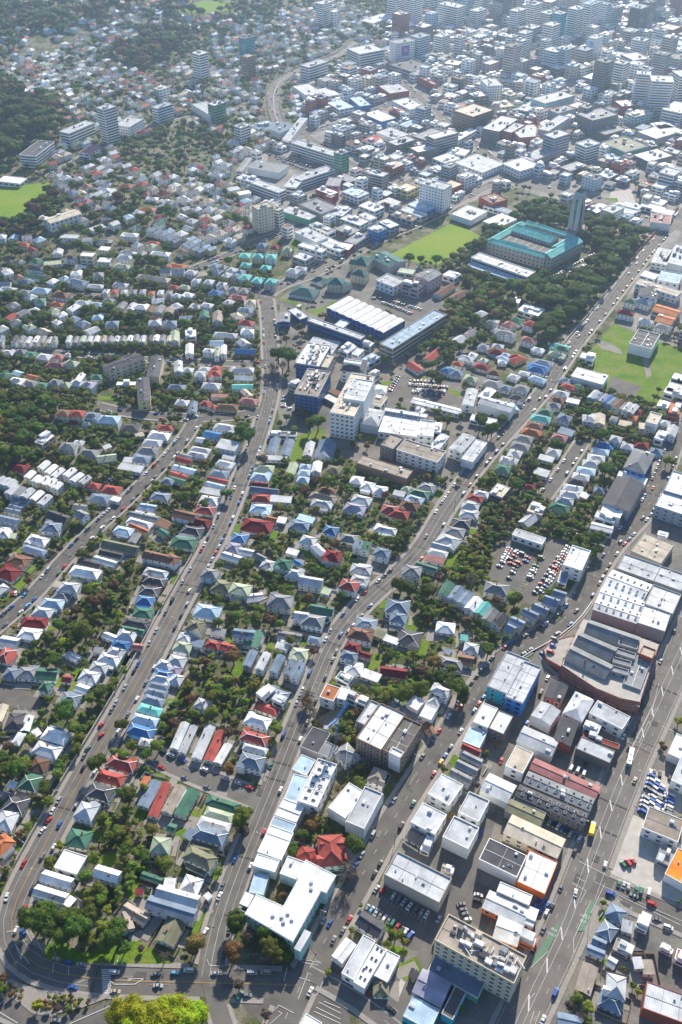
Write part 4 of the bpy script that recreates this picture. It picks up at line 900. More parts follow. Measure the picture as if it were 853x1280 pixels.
H('d3', '0 100 60 72 10 Rh1;110 35 162 42 7.5 Wh1;210 28 290 36 8.5 Eh1;188 52 272 72 8.5 Kh1;118 92 202 110 9 Sh1;85 128 175 148 9.5 Bh1w;95 172 172 198 8 Uh1w;40 150 92 162 7 Lh1;-10 165 40 182 8 Lh1w;-5 268 70 286 9 Dh1w;18 222 90 240 9 Gh1;-5 310 22 345 8 Ug1w;245 182 300 198 7 Sh1;252 212 320 230 8 Rh1;212 248 290 266 8.5 Lh1w;192 282 265 298 8.5 Nh1;180 310 248 322 8.5 Gh1w;140 342 208 360 8 Eh1;100 372 198 392 9 Th1w;80 408 158 426 8.5 Nh1w;55 442 152 462 9 Oh1w;22 472 108 492 9 Gh1w;0 510 92 532 9 Gh1w;-10 548 52 564 8.5 Lh1w;-15 588 32 602 8.5 Lh1w;235 370 300 388 9 Sh2w;278 288 342 302 6.5 Wf1;205 468 278 488 9 Ph1;240 438 312 460 9 Sf1;180 542 248 558 9.5 Lh1w;140 572 212 592 6.5 Lf1;118 642 188 662 8.5 Lf1;62 718 122 732 6.5 Mh1;325 210 355 240 7 Eh1')
RW('d3', '415 265 610 335 9 12 5.6 LSVBGNGLL g2')
H('d3', '358 378 428 385 10 Lh2w;445 360 440 410 9 Cg2w;498 378 532 388 7 Gh2w;540 402 602 415 7.5 Cf1w;588 372 632 384 7.5 Oh1;608 342 658 354 8 Mh1w;640 418 700 425 8 Cf2w;745 398 795 412 9 Lh1w;728 462 765 470 7 Lh2w;815 420 795 470 8 Lg2w;430 512 512 522 9.5 Bh1w;405 538 490 555 8.5 Uh1w;382 572 470 586 8.5 Lh1w;358 602 442 616 8.5 Lh1w;330 635 422 652 8.5 Uh1w;308 665 392 682 8 Lh1w;288 690 375 710 8 Dh1w;262 722 360 740 8 Lh1w;245 755 342 770 8 Lh1w;225 785 312 802 8 Lh1w;198 812 292 842 9 Eh1w;498 478 552 492 9 Lh2w;548 515 612 525 8.5 Lh1w;618 512 688 524 8 Mh1w;698 540 758 554 8.5 Sh1w;415 735 470 745 8 Sh1;350 760 385 775 6 Wf1')
Q('d3', '355 50 346 75 415 92 6 Wfwn;330 124 302 170 460 213 6 Wfwn;700 352 672 402 730 412 9 Cfw;745 290 728 320 785 330 6 Wfw;800 300 786 350 840 362 7 Ofr;820 155 792 200 870 218 6 Wfw;778 222 766 250 870 280 6 Wfw;615 535 562 632 670 655 9 Ghx;530 672 452 808 592 845 9 Dggc;545 645 525 675 668 715 5 Wfw;470 812 440 850 540 880 8 Wfw;812 640 768 738 900 790 11 Wfs;756 748 722 820 880 872 10 Wfs;105 805 75 843 150 865 5 Cfc;740 440 715 480 760 490 6 Lfw')
Q('e3', '640 784 594 856 700 894 9 Dfwn')
# upper left
H('e0', '305 322 395 326 8 Lf2w;455 292 525 268 9 Lf1;330 422 380 432 8 Dh2w;495 440 555 444 9 Wf2w;500 382 550 388 8 Wf2w;588 425 662 432 9 Lh2w;572 468 652 478 9 Kh2w;608 310 692 320 9 Wh2w;80 358 152 368 10 Oh1w;488 342 562 352 9 Gh1w;222 462 308 452 8.5 Kf1w;130 518 232 530 8.5 Eg1;148 478 218 488 8.5 Dh2w;698 185 778 192 9.5 Oh1w;732 130 792 138 9 Wh1w;705 102 748 112 8 Rh1w;480 48 562 60 9.5 Lh1w;488 80 552 92 9 Wh1w;600 68 662 78 9 Rh1w;600 20 662 32 9 Lh1;740 352 798 360 8 Rh1w;755 405 852 415 9.5 Wh2w;600 402 682 412 9 Lh1w;515 235 558 240 7 Lg1;0 585 80 592 9 Lh2w;100 598 152 604 8 Gh2w;162 590 250 598 11 Uh2c;265 612 345 622 11 Nh2w;255 660 318 668 8 Oh1w;380 652 448 660 9 Lh2w;452 662 518 668 9 Uh1w;520 640 572 648 8 Gh2w;672 672 742 680 10 Wh2w;345 540 432 560 10 Sh2w;270 745 302 760 6 Wh2w;690 520 850 545 9 Ch2c;570 560 640 570 8 Lh2;440 570 520 575 8 Lh1')
Q('e0', '370 184 215 242 258 262 9 Cgw;10 20 0 50 115 58 5 Wfw;410 398 408 422 472 428 11 Wfc')
RW('e0', '530 598 850 605 8 9 6 LRLGVOLG h2;610 672 660 676 2 11 7 GL g2;755 685 850 692 3 12 8 NGF g2;760 290 853 325 4 10 6.5 SSSS g2')
RW('e0', '5 836 250 842 8 10 4.6 SVDGLWGL g2;275 842 555 838 9 10 4.6 GWLGKLWFG g2;585 834 850 834 9 10 4.8 LGWGLDWGC g2')
RW('e1', '0 335 150 392 7 10 6.5 SSSSS g2;105 335 205 385 5 9 6 UUSUU g2;375 420 505 428 3 11 11 TTT h2;380 470 480 480 2 10 11 TT h1;375 530 505 550 3 12 11 TTT h2;225 472 350 500 4 10 9 SGLS h2;240 500 330 525 3 9 8 SLS h2;460 368 590 385 3 10 9 SMK h2;130 545 260 562 3 9 9 LLL h2;265 580 370 590 3 10 9 GGG h2')
H('e1', '590 490 642 502 10 Lh2w;625 480 682 486 8 Lh2w;610 590 735 612 19 Zh1;718 532 782 550 12 Zh1;790 545 870 550 15 Zh3;340 688 412 696 10 Sh2w;345 752 418 762 10 Rh2w;240 700 235 750 9 Fg2w;218 812 335 822 9 Lh1w;25 800 20 850 8 Kg2w;200 598 255 612 9 Bh2w;100 668 152 676 9 Lh1w;158 662 212 672 8 Lh2w;-5 465 80 480 10 Oh1w;80 498 132 508 9 Lh2w;105 522 182 508 9 Ff1w;298 622 378 635 9 Ph2r;48 572 102 582 8 Kh1w;-5 572 42 582 8 Rh1w;15 615 55 625 8 Lh2w;65 610 115 620 8 Wh2w;20 660 50 680 8 Lh2w;290 90 345 80 9 Lf2w;340 110 400 100 9 Wf2w;50 120 100 150 9 Lh2w;190 10 260 20 10 Lh2w;640 668 650 672 4 Wf1')
Q('e1', '480 152 402 170 445 190 26 Chw;665 353 640 370 760 405 9 WfwB;685 277 622 300 730 352 8 Lfw;600 172 548 192 690 240 7 Lfe;730 128 648 165 760 215 9 Gfg;642 97 592 115 640 130 10 Lfg;440 38 405 55 545 107 10 LfwB;600 38 548 95 650 60 9 LfwB;780 -30 612 25 655 45 10 LfwB;360 10 335 30 420 55 8 Lfw;545 702 542 748 598 755 7 Ggb;630 680 590 692 650 738 6 Lfb;75 792 76 825 130 825 7 Wfw;770 75 720 85 800 115 8 Wfr;850 160 800 200 853 230 7 Lfs;800 330 740 350 800 380 6 Lfw;735 250 695 265 790 310 6 Gfw;815 350 780 370 850 400 6 Ufw;800 20 780 60 840 80 8 Gfp'.replace('26 Chw', '26 Cfcj'))
Q('e2', '440 34 397 58 515 90 26 Lfwj;170 -12 125 5 205 25 16 LfgB;640 165 557 210 650 245 6 Wfw;805 207 712 247 790 278 6 Wfw;765 102 700 130 765 165 9 Nfr;740 155 716 170 840 208 5 Sfw;150 150 80 165 160 195 8 Wfw;240 125 205 145 270 170 6 Lfn;275 198 252 215 360 247 6 Nfg;170 262 138 285 192 306 11 Lfx;235 235 192 252 250 282 8 Wfs;40 212 0 235 100 270 7 Lfw;10 255 -20 290 60 322 6 Gfd;90 300 22 345 70 366 6 Gfg;-10 350 -35 378 42 392 6 Wfr;330 55 275 80 335 100 9 Cfy;400 30 372 45 410 60 9 Wfw;60 75 10 100 90 130 8 Ufw;380 140 340 165 430 200 6 Ufx;335 175 300 190 400 225 6 Lfw;225 395 152 430 250 480 8 Zgg;230 508 180 545 270 580 9 Lfw;310 480 272 500 350 512 5 Kfg;440 485 372 522 440 548 12 Ggp;330 545 305 570 390 592 9 Dgp;545 492 512 515 570 535 6 Wfw;0 0 -20 30 60 60 7 Gfd;600 90 560 120 580 130 5 Ufw;270 60 240 80 280 100 7 Lfw')
H('e2', '65 440 150 455 21 Zh3c;60 500 132 515 12 Zh3c;-5 555 35 570 14 Zh2c;480 620 560 570 9 Ng1;550 640 630 600 10 Ng1;755 745 790 755 8 Lh2;770 800 850 810 9 Gh2w')
Q('g', '440 427 367 470 570 560 8 Wsb;310 502 300 516 490 583 9 WfbB;745 478 552 598 602 615 12 UfhB;320 570 255 655 350 680 3 Lfw')
# museum, hall and the blocks beside the long street
Q('m', '285 168 174 236 370 293 11 Hfhn;130 272 105 292 305 362 9 WfwB;100 300 95 322 285 385 5 Ufsn;245 430 236 450 270 462 4 Wfw;290 452 272 478 345 500 5 WfwB;770 250 745 302 795 322 7 Lfwk;835 240 790 300 850 325 7 Lfw;715 335 708 355 760 370 7 Wfw;780 335 765 370 840 385 9 Ufw;700 365 694 385 840 430 8 Cfw;710 385 697 420 762 440 7 Dgw;765 455 745 475 830 500 6 Ogc;770 490 755 515 815 530 6 Ogc;820 710 795 760 880 790 6 Wfw;650 90 640 105 700 120 6 Lfw;750 110 745 125 820 140 7 Wfw;745 130 740 160 810 175 8 Pfw;720 95 700 105 780 125 5 Wfw;595 110 620 90 700 120 5 Lfw')
H('m', '350 180 262 155 9 Lg1')if False else None
H('m', '622 480 682 492 9 Mh2w;700 510 748 522 8 Lh2w;650 440 690 452 8 Eh2w;688 438 742 456 10 Sh2w;760 528 812 545 10 Gh2w;180 545 215 560 8 Lh1w;215 555 260 570 9 Gh2w;285 575 330 590 9 Ph2w;320 612 360 625 7 Wh1;385 600 450 615 10 Th1w;235 640 285 650 9 Rh1w;165 615 215 630 9 Nh1;60 640 110 655 8 Lh1w;115 670 165 685 8 Rh1w;10 685 60 700 9 Sh1w;305 670 380 690 9 Bh1w;440 745 465 760 8 Mh1w;200 640 235 660 8 Uh1;160 515 190 530 7 Gh2w')
for (x1, y1, x2, y2, w, e) in ((262, 184, 400, 228, 17, 14.5), (285, 168, 172, 232, 9, 12.2), (172, 229, 372, 285, 10, 12.2), (370, 286, 483, 227, 12, 12.4), (300, 165, 470, 220, 9, 12.4), (330, 172, 455, 212, 7, 13.4), (215, 232, 300, 256, 7, 13.2), (400, 255, 452, 226, 8, 13.6)):
    A = at(*fpx('m', x1, y1), e); B = at(*fpx('m', x2, y2), e)
    add_bldg((A[0] + B[0]) / 2, (A[1] + B[1]) / 2, math.atan2(B[1] - A[1], B[0] - A[0]), math.hypot(B[0] - A[0], B[1] - A[1]) / 2, w / 2, e, 'TPhc')
# upper left and city: hand placed larger blocks
Q('f0', '200 682 107 765 172 788 13 DfwB;430 592 302 650 345 668 14 LfwB;655 568 585 608 640 640 13 Lfw;460 712 400 750 440 770 7 Pgw;775 35 760 60 800 70 5 Lfw')
Q('f1', '640 692 605 708 820 775 13 LfwB;750 287 652 318 692 332 22 LfwB;120 120 20 125 70 140 4 Wfw;200 510 90 500 180 560 10 Lfw;540 605 460 640 550 660 7 Sgw;690 410 615 425 680 470 8 Lfw;790 430 700 445 760 480 8 Lfw;480 595 400 620 440 640 7 Sgw;650 580 560 690 600 695 7 Lfw;850 490 790 510 853 545 8 Ufw;380 780 330 845 360 853 7 Ggw;420 790 400 830 560 860 8 Gfw')
Q('f2', '130 217 10 238 118 262 18 LfwB;335 182 242 197 282 212 28 Gfw;360 292 232 310 342 348 9 DfgB;105 480 40 478 90 520 7 Ufx;270 400 200 430 260 470 8 Lfr;330 480 260 500 350 545 10 Wfw;190 545 110 560 200 600 8 Wfx;250 630 180 655 270 690 7 Lfw;320 675 220 705 290 720 9 Lfd;440 712 332 735 400 755 10 Wfd;640 520 535 555 690 570 20 CfnB;640 640 550 690 600 690 8 Wfw;550 640 428 672 470 690 20 WfgB;560 730 530 755 620 770 6 Wfw;520 765 445 790 540 805 6 Wfw;700 770 550 800 690 850 7 Lfw;800 575 700 640 800 650 15 Lfd;853 600 780 640 853 660 14 Lfr;400 370 390 380 470 420 10 Pfr;210 60 100 90 160 110 6 Lfw;540 290 520 310 590 320 8 Wfn;780 390 695 385 730 420 20 Lfw;830 495 755 500 800 530 10 Cfc;700 450 630 460 680 480 12 Wfd;470 250 440 260 520 280 10 Ffc')
Q('f3', '100 600 0 640 60 700 13 Lfr;240 570 130 640 190 650 18 Lfh;250 640 170 665 210 690 24 LfsB;390 690 320 710 380 730 20 LfwB;180 720 40 775 110 800 9 Lfp;60 780 -40 810 40 853 9 Wfw;330 800 240 830 300 850 8 Gfd;460 530 330 560 400 600 20 Gfd;270 520 180 545 240 560 14 Gfs;580 490 520 500 560 530 12 Wfr;660 540 570 560 620 580 10 Cft;780 610 640 650 720 690 8 Wfg;690 350 620 345 640 365 40 LfwB;790 375 680 370 720 400 40 WfwB;853 340 810 350 853 380 34 LfwB;820 500 755 540 853 560 18 WfwB;740 490 655 515 700 530 8 Lfl;640 260 540 260 600 290 18 WfwB;100 500 20 540 80 550 10 Lfe;240 450 90 490 180 510 16 Lft;720 740 600 770 700 800 8 Wfd;850 200 780 190 830 230 8 Ufw;540 60 430 60 500 100 12 Wfr;780 600 700 610 740 640 8 Wfw;700 700 640 690 690 720 7 Gfd;580 680 440 700 560 750 11 Yfe;510 610 400 640 470 670 9 Gfd;200 300 140 310 230 340 9 Wfd;330 110 280 100 300 130 10 Lfw')
GRID_ANG = (lambda a, b: math.atan2(b[1] - a[1], b[0] - a[0]))(at(385, 346), at(556, 262))
TW('250 66 17 16 38 WfwB;133 134 19 14 42 LfwB;203 132 26 12 20 LflB;202 110 18 12 14 Cfw;271 129 20 13 24 WfeB;303 157 17 12 20 WfwB;427 190 14 12 24 LfeB;308 46 20 14 24 DfqB;310 70 16 13 28 FfnB;405 3 24 16 32 LfwB;418 14 12 10 22 WfwB', GRID_ANG)
TW('721 10 20 18 46 WfwB;700 16 18 16 40 LfqB;690 30 22 18 38 CfwB;683 50 12 12 30 WfwB;648 12 26 16 30 WfwB;657 40 20 14 36 LfwB;652 50 14 12 34 WfwB;745 46 22 14 30 Lfw;742 33 16 14 30 WfwB;693 62 22 22 28 WflB;706 60 18 18 30 LflB;758 42 18 14 18 Wfw;553 44 22 16 26 LfwB;575 46 14 12 28 LfwB;530 32 24 20 28 WfdB;540 16 18 14 24 UflB;565 6 20 40 34 WfwB;598 12 26 16 26 KfwB;620 5 20 16 26 LfgB;608 40 18 14 16 Lfw;614 78 24 14 14 LfpB;640 45 16 12 30 WfwB;800 8 26 20 44 GfkB;770 8 22 18 34 LfsB;745 4 18 18 34 UfsB;668 4 24 18 34 LfwB;838 34 30 26 12 Cfr;812 2 20 16 40 DfdB;780 30 18 14 16 Wfw;610 50 16 14 18 LfnB;629 60 14 12 20 Wfw;728 62 16 12 14 Lfg;700 100 18 14 12 Ufs;733 133 16 14 24 Gfd', GRID_ANG)
# ---- filler districts (streets kept free, cells aligned to the city grid)
def filler(P, ang, cw, ch, fw, fh, kind, prob=1.0, street=(5, 3), sw=9, cols='W', seed=1, heights=(6, 12), jit=.1, clump=False):
    rs = random.Random(seed); c, s = math.cos(ang), math.sin(ang)
    L = [(x * c + y * s, -x * s + y * c) for x, y in P]; u0, u1 = min(p[0] for p in L), max(p[0] for p in L); v0, v1 = min(p[1] for p in L), max(p[1] for p in L)
    v = v0; jv = 0
    while v < v1:
        u = u0; ju = 0
        while u < u1:
            cu, cv = u + cw / 2, v + ch / 2; x, y = cu * c - cv * s, cu * s + cv * c
            if clump and math.sin(x * .021 + 1.3 * math.sin(y * .013)) + math.sin(y * .017 + 1.7 * math.sin(x * .011 + 2)) + .5 * math.sin(x * .05 + y * .043) > .72: ju += 1; u += cw; continue
            if inpoly(x, y, P) and rs.random() < prob:
                a = cw * rs.uniform(*fw) / 2; b = ch * rs.uniform(*fh) / 2
                if kind == 'b' and rs.random() < .3: a *= .7
                x += rs.uniform(-1, 1) * jit * cw; y += rs.uniform(-1, 1) * jit * ch; an = ang + rs.choice((0, 0, 0, math.pi / 2)) * (1 if kind == 'h' else 0) + rs.uniform(-1, 1) * jit * .8
                if not any_rect(x, y, an, a, b):
                    if kind == 'h':
                        st = rs.choice((1, 2, 2)); HOUSES.append(dict(x=x, y=y, ang=an, a=max(a, b), b=min(a, b), e={1: 3.2, 2: 5.8}[st], c=rs.choice(cols), ty=rs.choice('hhg'), st=st, wc=rs.choice('wwwwcclw'), rs=random.Random(rs.random())))
                    else:
                        q = rs.random(); h = rs.uniform(*heights) if q < .85 else rs.uniform(heights[1], heights[1] * 1.5)
                        if h > 18: a = min(a, 13); b = min(b, 10)
                        BLDGS.append(dict(x=x, y=y, ang=an, a=max(a, b), b=min(a, b), h=h, c=rs.choice(cols), sty='f' if h > 10 or rs.random() < .65 else 'g', wc=rs.choice('wwwwcghlsrhd'), fl='B' if h > 14 else '', name=None, label=None))
                        if a < b: BLDGS[-1]['ang'] += math.pi / 2
                    mark_rect(x, y, an, a + .6, b + .6)
            ju += 1; u += cw + (sw if ju % street[0] == 0 else 0)
        jv += 1; v += ch + (sw if jv % street[1] == 0 else 0)
mark_poly(pp('e1', '330,-40 853,-60 853,100 620,150 330,60'))
cityp = at_p = pp('p', '300,205 385,165 385,120 430,85 480,60 510,-45 960,-45 940,330 853,262 800,292 640,232 560,264 470,292 380,340 350,300 318,232')
filler(pp('p', '470,-40 960,-45 960,120 780,120 640,100 500,70'), GRID_ANG, 44, 40, (.4, .7), (.4, .6), 'b', .42, (3, 3), 6, 'WLLGUCDS', 71, (22, 42), .1)
filler(cityp, GRID_ANG, 46, 30, (.55, 1.0), (.7, 1.0), 'b', .22, (2, 2), 9, 'WWLLGCUGS', 33, (6, 9), .05)
filler(cityp, GRID_ANG, 23, 19, (.5, 1.0), (.6, 1.0), 'b', .93, (4, 3), 8, 'WWLLWLGCUGSFWLDNRL', 3, (5, 14), .12)
filler(cityp, GRID_ANG, 13, 11, (.7, 1.0), (.7, 1.0), 'b', .85, (9, 9), 3, 'LLWCGWSNFRLG', 13, (4, 11), .18)
resp = pp('p', '-40,95 75,62 130,30 330,22 480,-10 512,-40 480,60 430,85 385,120 385,165 300,205 318,232 350,300 250,336 325,368 325,440 0,436 0,330 90,260 60,200 80,170 60,120 -40,110')
filler(resp, GRID_ANG, 12.5, 12.5, (.62, .9), (.6, .9), 'h', .86, (7, 2), 6, 'WWLWLGLGWSCCLGNPMEKRUC', 5, jit=.3, clump=True)
filler(pp('p', '-40,5 130,-10 330,-20 330,22 130,30 75,62 -40,95'), GRID_ANG + .3, 14, 14, (.6, .85), (.6, .85), 'h', .33, (7, 2), 6, 'WWWLLGSCOR', 25, jit=.4)
filler(pp('p', '-40,85 20,80 75,62 75,120 60,130 -40,110'), GRID_ANG + .2, 14, 14, (.6, .85), (.6, .85), 'h', .7, (7, 2), 6, 'WWWLLGSCOR', 26, jit=.4)
village = pp('e1', '60,110 420,120 400,330 330,370 200,360 60,300 20,200')
filler(village, GRID_ANG, 11, 10, (.8, 1.0), (.8, 1.0), 'h', 1, (5, 4), 4, 'CCWCMLC', 6, jit=.15)
mid = pp('p', '560,440 600,396 640,400 700,430 690,470 640,520 600,480')
filler(mid, GRID_ANG, 14, 13, (.65, .85), (.65, .85), 'h', .85, (6, 2), 5, 'WLLGSRNPUEK', 8)
filler(pp('p', '800,340 853,300 950,300 950,560 853,560 830,470 860,450 853,420 800,400 780,385'), GRID_ANG, 19, 16, (.65, .95), (.65, .95), 'b', .85, (5, 3), 7, 'WWLLGSCON', 9, (5, 10))
filler(pp('p', '700,500 740,500 853,560 853,640 900,700 900,520 820,500'), GRID_ANG, 15, 13, (.65, .85), (.65, .85), 'h', .8, (6, 2), 6, 'WLLGSRNCU', 10)
filler(pp('p', '0,290 90,270 240,345 325,372 325,520 100,500 0,480'), 0.05, 13, 14, (.6, .8), (.6, .85), 'h', .5, (8, 2), 6, 'WLLGSRNCUE', 11)
filler(pp('p', '0,560 60,560 0,620 -80,760 -200,900 -200,560'), R(60), 14, 14, (.6, .8), (.6, .8), 'h', .6, (8, 2), 6, 'WLLGSRNCUE', 12)
filler(pp('p', '-160,900 -20,860 0,1280 -200,1280'), R(60), 15, 14, (.6, .8), (.6, .8), 'h', .6, (8, 2), 6, 'WLLGSRNCUE', 14)
filler(pp('p', '853,930 1000,900 1000,1280 853,1280'), R(60), 20, 18, (.6, .8), (.6, .8), 'b', .7, (8, 2), 6, 'WLLGSRNCUE', 15)

H('s', '375 125 385 235 13 Rh2w;345 165 430 160 9 Rg2w;265 182 325 202 8 Rh1w;310 225 335 190 5 Mh1w')

filler(pp('p', '350,385 400,372 520,400 555,440 600,470 640,520 560,600 500,560 440,565 365,585 350,540'), GRID_ANG + .1, 17, 13, (.5, .95), (.5, .9), 'b', .42, (4, 3), 5, 'WWLLGFUD', 41, (3.5, 8), .2)
filler(pp('p', '470,1000 560,900 700,830 853,640 853,1280 500,1280'), R(62), 10, 8, (.5, .95), (.5, .9), 'b', .20, (9, 9), 5, 'WWLLGFDC', 42, (2.8, 4.5), .2)
# ------------------------------------------------------------------ labels
LAB = []
_rp = []
for k, r in ROADS.items():
    for i in range(0, len(r['P']), 2): _rp.append((r['P'][i][0], r['P'][i][1], k))
_rpa = np.array([(a, b) for a, b, c in _rp])
def lab(o, desc, cat, group, x, y, rankword='', fixed=None):
    LAB.append((o, desc, cat, group, x, y, fixed))
def finish_labels():
    D = {}; USED = set()
    for (o, desc, cat, group, x, y, fixed) in LAB:
        o['category'] = cat
        if group: o['group'] = group
        if fixed: o['label'] = fixed; continue
        d = (_rpa[:, 0] - x) ** 2 + (_rpa[:, 1] - y) ** 2; i = int(d.argmin()); k = _rp[i][2]; q = to_px(x, y); w = to_px(*_rp[i][:2])
        dx, dy = q[0] - w[0], q[1] - w[1]
        if abs(dx) * 1.1 > abs(dy): side = 'left' if dx < 0 else 'right'
        else: side = 'upper' if dy < 0 else 'lower'
        dist = math.sqrt(d[i]); back = dist > 38
        D.setdefault((desc, k, side, back), []).append((y if abs(ROADS[k]['P'][0][1] - ROADS[k]['P'][-1][1]) > 40 else x, o))
    for (desc, k, side, back), L in D.items():
        L.sort(key=lambda t: t[0]); nm = ROADS[k]['nm']
        for i, (y, o) in enumerate(L):
            head = desc if len(L) == 1 else ordn(i + 1) + ' ' + desc
            s = f"{head} {'beyond' if back else 'up'} the {side} side of {nm}" if len(L) > 1 else f"{head} {'beyond' if back else 'on'} the {side} side of {nm}"
            V_ = [s, s.replace(' side of', ' of'), s.replace('flat-roofed ', '').replace('gable-roofed ', ''), s.replace('-roofed', ''), s.replace(' side of', ' of').replace('flat-roofed ', '').replace('gable-roofed ', ''), s.replace(' side of', ' kerb of'), s.replace(' on the ', ' at the ').replace(' up the ', ' along the ')]
            s = next((v for v in V_ if len(v.split()) <= 16 and v not in USED), V_[0]); USED.add(s)
            o['label'] = s
# ------------------------------------------------------------------ build houses and blocks
def depth(S): return math.hypot(S['x'], S['y'], CH)
def inview(S):
    q = to_px(S['x'], S['y'], 3); return -40 < q[0] < 893 and -30 < q[1] < 1310
HOUSES.sort(key=lambda S: (not inview(S), depth(S)))
TY = {'h': 'hipped', 'g': 'gabled', 'f': 'flat'}
for i, S in enumerate(HOUSES):
    S['near'] = i < 170
    r = build_house(S, i < 300)
    if r:
        small = S['a'] < 3.6 and S['b'] < 3.0 and S['st'] == 1
        if small: r.name = 'shed'
        lab(r, f"{ROOF[S['c']][1]} {TY[S['ty']]}-roofed " + ('shed' if small else ('two-storey house' if S['st'] > 1 else 'house')), 'shed' if small else 'house', 'houses of the suburb', S['x'], S['y'])
BLDGS.sort(key=lambda S: (not inview(S), depth(S) / (2 * math.sqrt(S['a'] * S['b']) + S['h'] * 1.5)))
SIGNS = [(BLDGS, at(*fpx('f2', 300, 200), 28), 'sign_purple'), (BLDGS, at(745, 46, 30), 'sign_blue')]
for i, S in enumerate(BLDGS):
    r = build_bldg(S, i < 300)
    S['root'] = r
    if r:
        st = {'f': 'flat-roofed', 'g': 'gable-roofed', 'h': 'hip-roofed', 's': 'saw-tooth', 'P': 'gable-roofed'}[S['sty']]
        nm = 'tower' if S['h'] > 20 else ('warehouse' if S['sty'] in 'gs' else 'block')
        lab(r, f"{ROOF[S['c']][1]} {st} {WALL[S['wc']][1]} {nm}", {'tower': 'tower', 'warehouse': 'warehouse', 'block': 'building'}[nm], 'commercial buildings', S['x'], S['y'])
for (_, (sx, sy), m) in SIGNS:
    S = min((s for s in BLDGS if s['root'] is not None), key=lambda s: (s['x'] - sx) ** 2 + (s['y'] - sy) ** 2)
    a, b, h = S['a'], S['b'], S['h']
    best = min(face_slots(a, b), key=lambda f: (lambda wx, wy: wy + .2 * abs(wx))(*(lambda n: (n[0] * math.cos(S['ang']) - n[1] * math.sin(S['ang']), n[0] * math.sin(S['ang']) + n[1] * math.cos(S['ang'])))((f[0], f[1]))))
    mb = MB(); mb.add(box(-.5, .5, -.25, -.12, -.5, .5)); sg = obj('banner', mb.mesh('banner', [MATS[m]]), S['root'], Matrix.Translation((best[0], best[1], h * .58)) @ Matrix.Rotation(best[2], 4, 'Z') @ Matrix.Diagonal((best[3] * .8, 1, h * .5, 1)))
    mb = MB()
    for (x0, x1, z0, z1) in ((-.22, .2, .12, .2), (-.22, -.1, -.02, .12), (.05, .2, -.02, .12), (-.25, .25, -.12, -.06)): mb.add(box(x0, x1, -.3, -.26, z0, z1))
    obj('banner_emblem', mb.mesh('e', [MATS['line_white']]), sg)

# ------------------------------------------------------------------ special structures
def prism(P, z0, z1):
    n = len(P); V = [(x, y, z0) for x, y in P] + [(x, y, z1) for x, y in P]
    return V, [tuple(range(n - 1, -1, -1)), tuple(range(n, 2 * n))] + [(i, (i + 1) % n, n + (i + 1) % n, n + i) for i in range(n)]
def ccw(P):
    a = sum(P[i][0] * P[(i + 1) % len(P)][1] - P[(i + 1) % len(P)][0] * P[i][1] for i in range(len(P)))
    return P if a > 0 else P[::-1]
def inset(P, d):
    n = len(P); out = []
    for i in range(n):
        a, b, c = P[i - 1], P[i], P[(i + 1) % n]
        v1 = Vector((b[0] - a[0], b[1] - a[1])).normalized(); v2 = Vector((c[0] - b[0], c[1] - b[1])).normalized()
        n1 = Vector((-v1.y, v1.x)); n2 = Vector((-v2.y, v2.x)); m = (n1 + n2).normalized(); k = d / max(.4, m.dot(n1)); out.append((b[0] + m.x * k, b[1] + m.y * k))
    return out
P = ccw([at(*fpx('u', *map(float, q.split(','))), 10) for q in '500,98 742,178 770,190 745,262 702,394 632,380 545,344 480,302 425,264 432,238 470,160'.split()])
cx, cy = sum(p[0] for p in P) / len(P), sum(p[1] for p in P) / len(P); P = [(x - cx, y - cy) for x, y in P]
root = empty('parking_building', cx, cy, .05)
obj('core', mesh('core', *prism(inset(P, .8), -1, 9.9), MATS['wall_dark_grey']), root)
for k in range(4):
    z = .2 + k * 2.75; obj('brick_spandrel', mesh('brick_spandrel', *prism(inset(P, -.05 if k < 3 else -.1), z + .9, z + 1.75), MATS['parking_brick']), root)
    m = MB()
    m.V, m.F = prism(inset(P, .1), z + 2.05, z + 2.3); obj('floor_slab', mesh('floor_slab', m.V, m.F, MATS['concrete']), root)
m = MB()
for i in range(len(P)):
    a, b = P[i], P[(i + 1) % len(P)]; L = math.hypot(b[0] - a[0], b[1] - a[1]); n = max(1, int(L / 6))
    for k in range(n): t = k / n; x, y = a[0] + (b[0] - a[0]) * t, a[1] + (b[1] - a[1]) * t; m.add(box(x - .38, x + .38, y - .38, y + .38, 0, 10.9))
obj('columns', m.mesh('columns', [MATS['roof_dusty_pink']]), root)
obj('roof_deck', mesh('roof_deck', *prism(inset(P, .4), 10.5, 10.7), MATS['yard_paving']), root)
mark_poly([(x + cx, y + cy) for x, y in P])
lab(root, '', 'car park', None, cx, cy, fixed='curved red brick parking building with grey saw-tooth roofs on its top deck')
P = ccw([at(*fpx('u', *map(float, q.split(','))), 4) for q in '478,150 430,163 385,178 360,202 372,238 424,268 432,240 466,165'.split()])
cx, cy = sum(p[0] for p in P) / len(P), sum(p[1] for p in P) / len(P); P = [(x - cx, y - cy) for x, y in P]
root = empty('parking_deck', cx, cy, .05)
obj('wall', mesh('wall', *prism(P, -1, 4.0), MATS['parking_brick']), root); obj('deck', mesh('deck', *prism(inset(P, .3), 3.9, 4.05), MATS['concrete']), root)
m = MB()
for i in range(len(P)):
    a, b = P[i], P[(i + 1) % len(P)]; m.bar((a[0], a[1], 4.5), (b[0], b[1], 4.5), .3)
obj('parapet', m.mesh('parapet', [MATS['footpath_concrete']]), root); mark_poly([(x + cx, y + cy) for x, y in P])
lab(root, '', 'ramp', None, cx, cy, fixed='low rounded parking deck with a pale parapet beside the brick parking building')

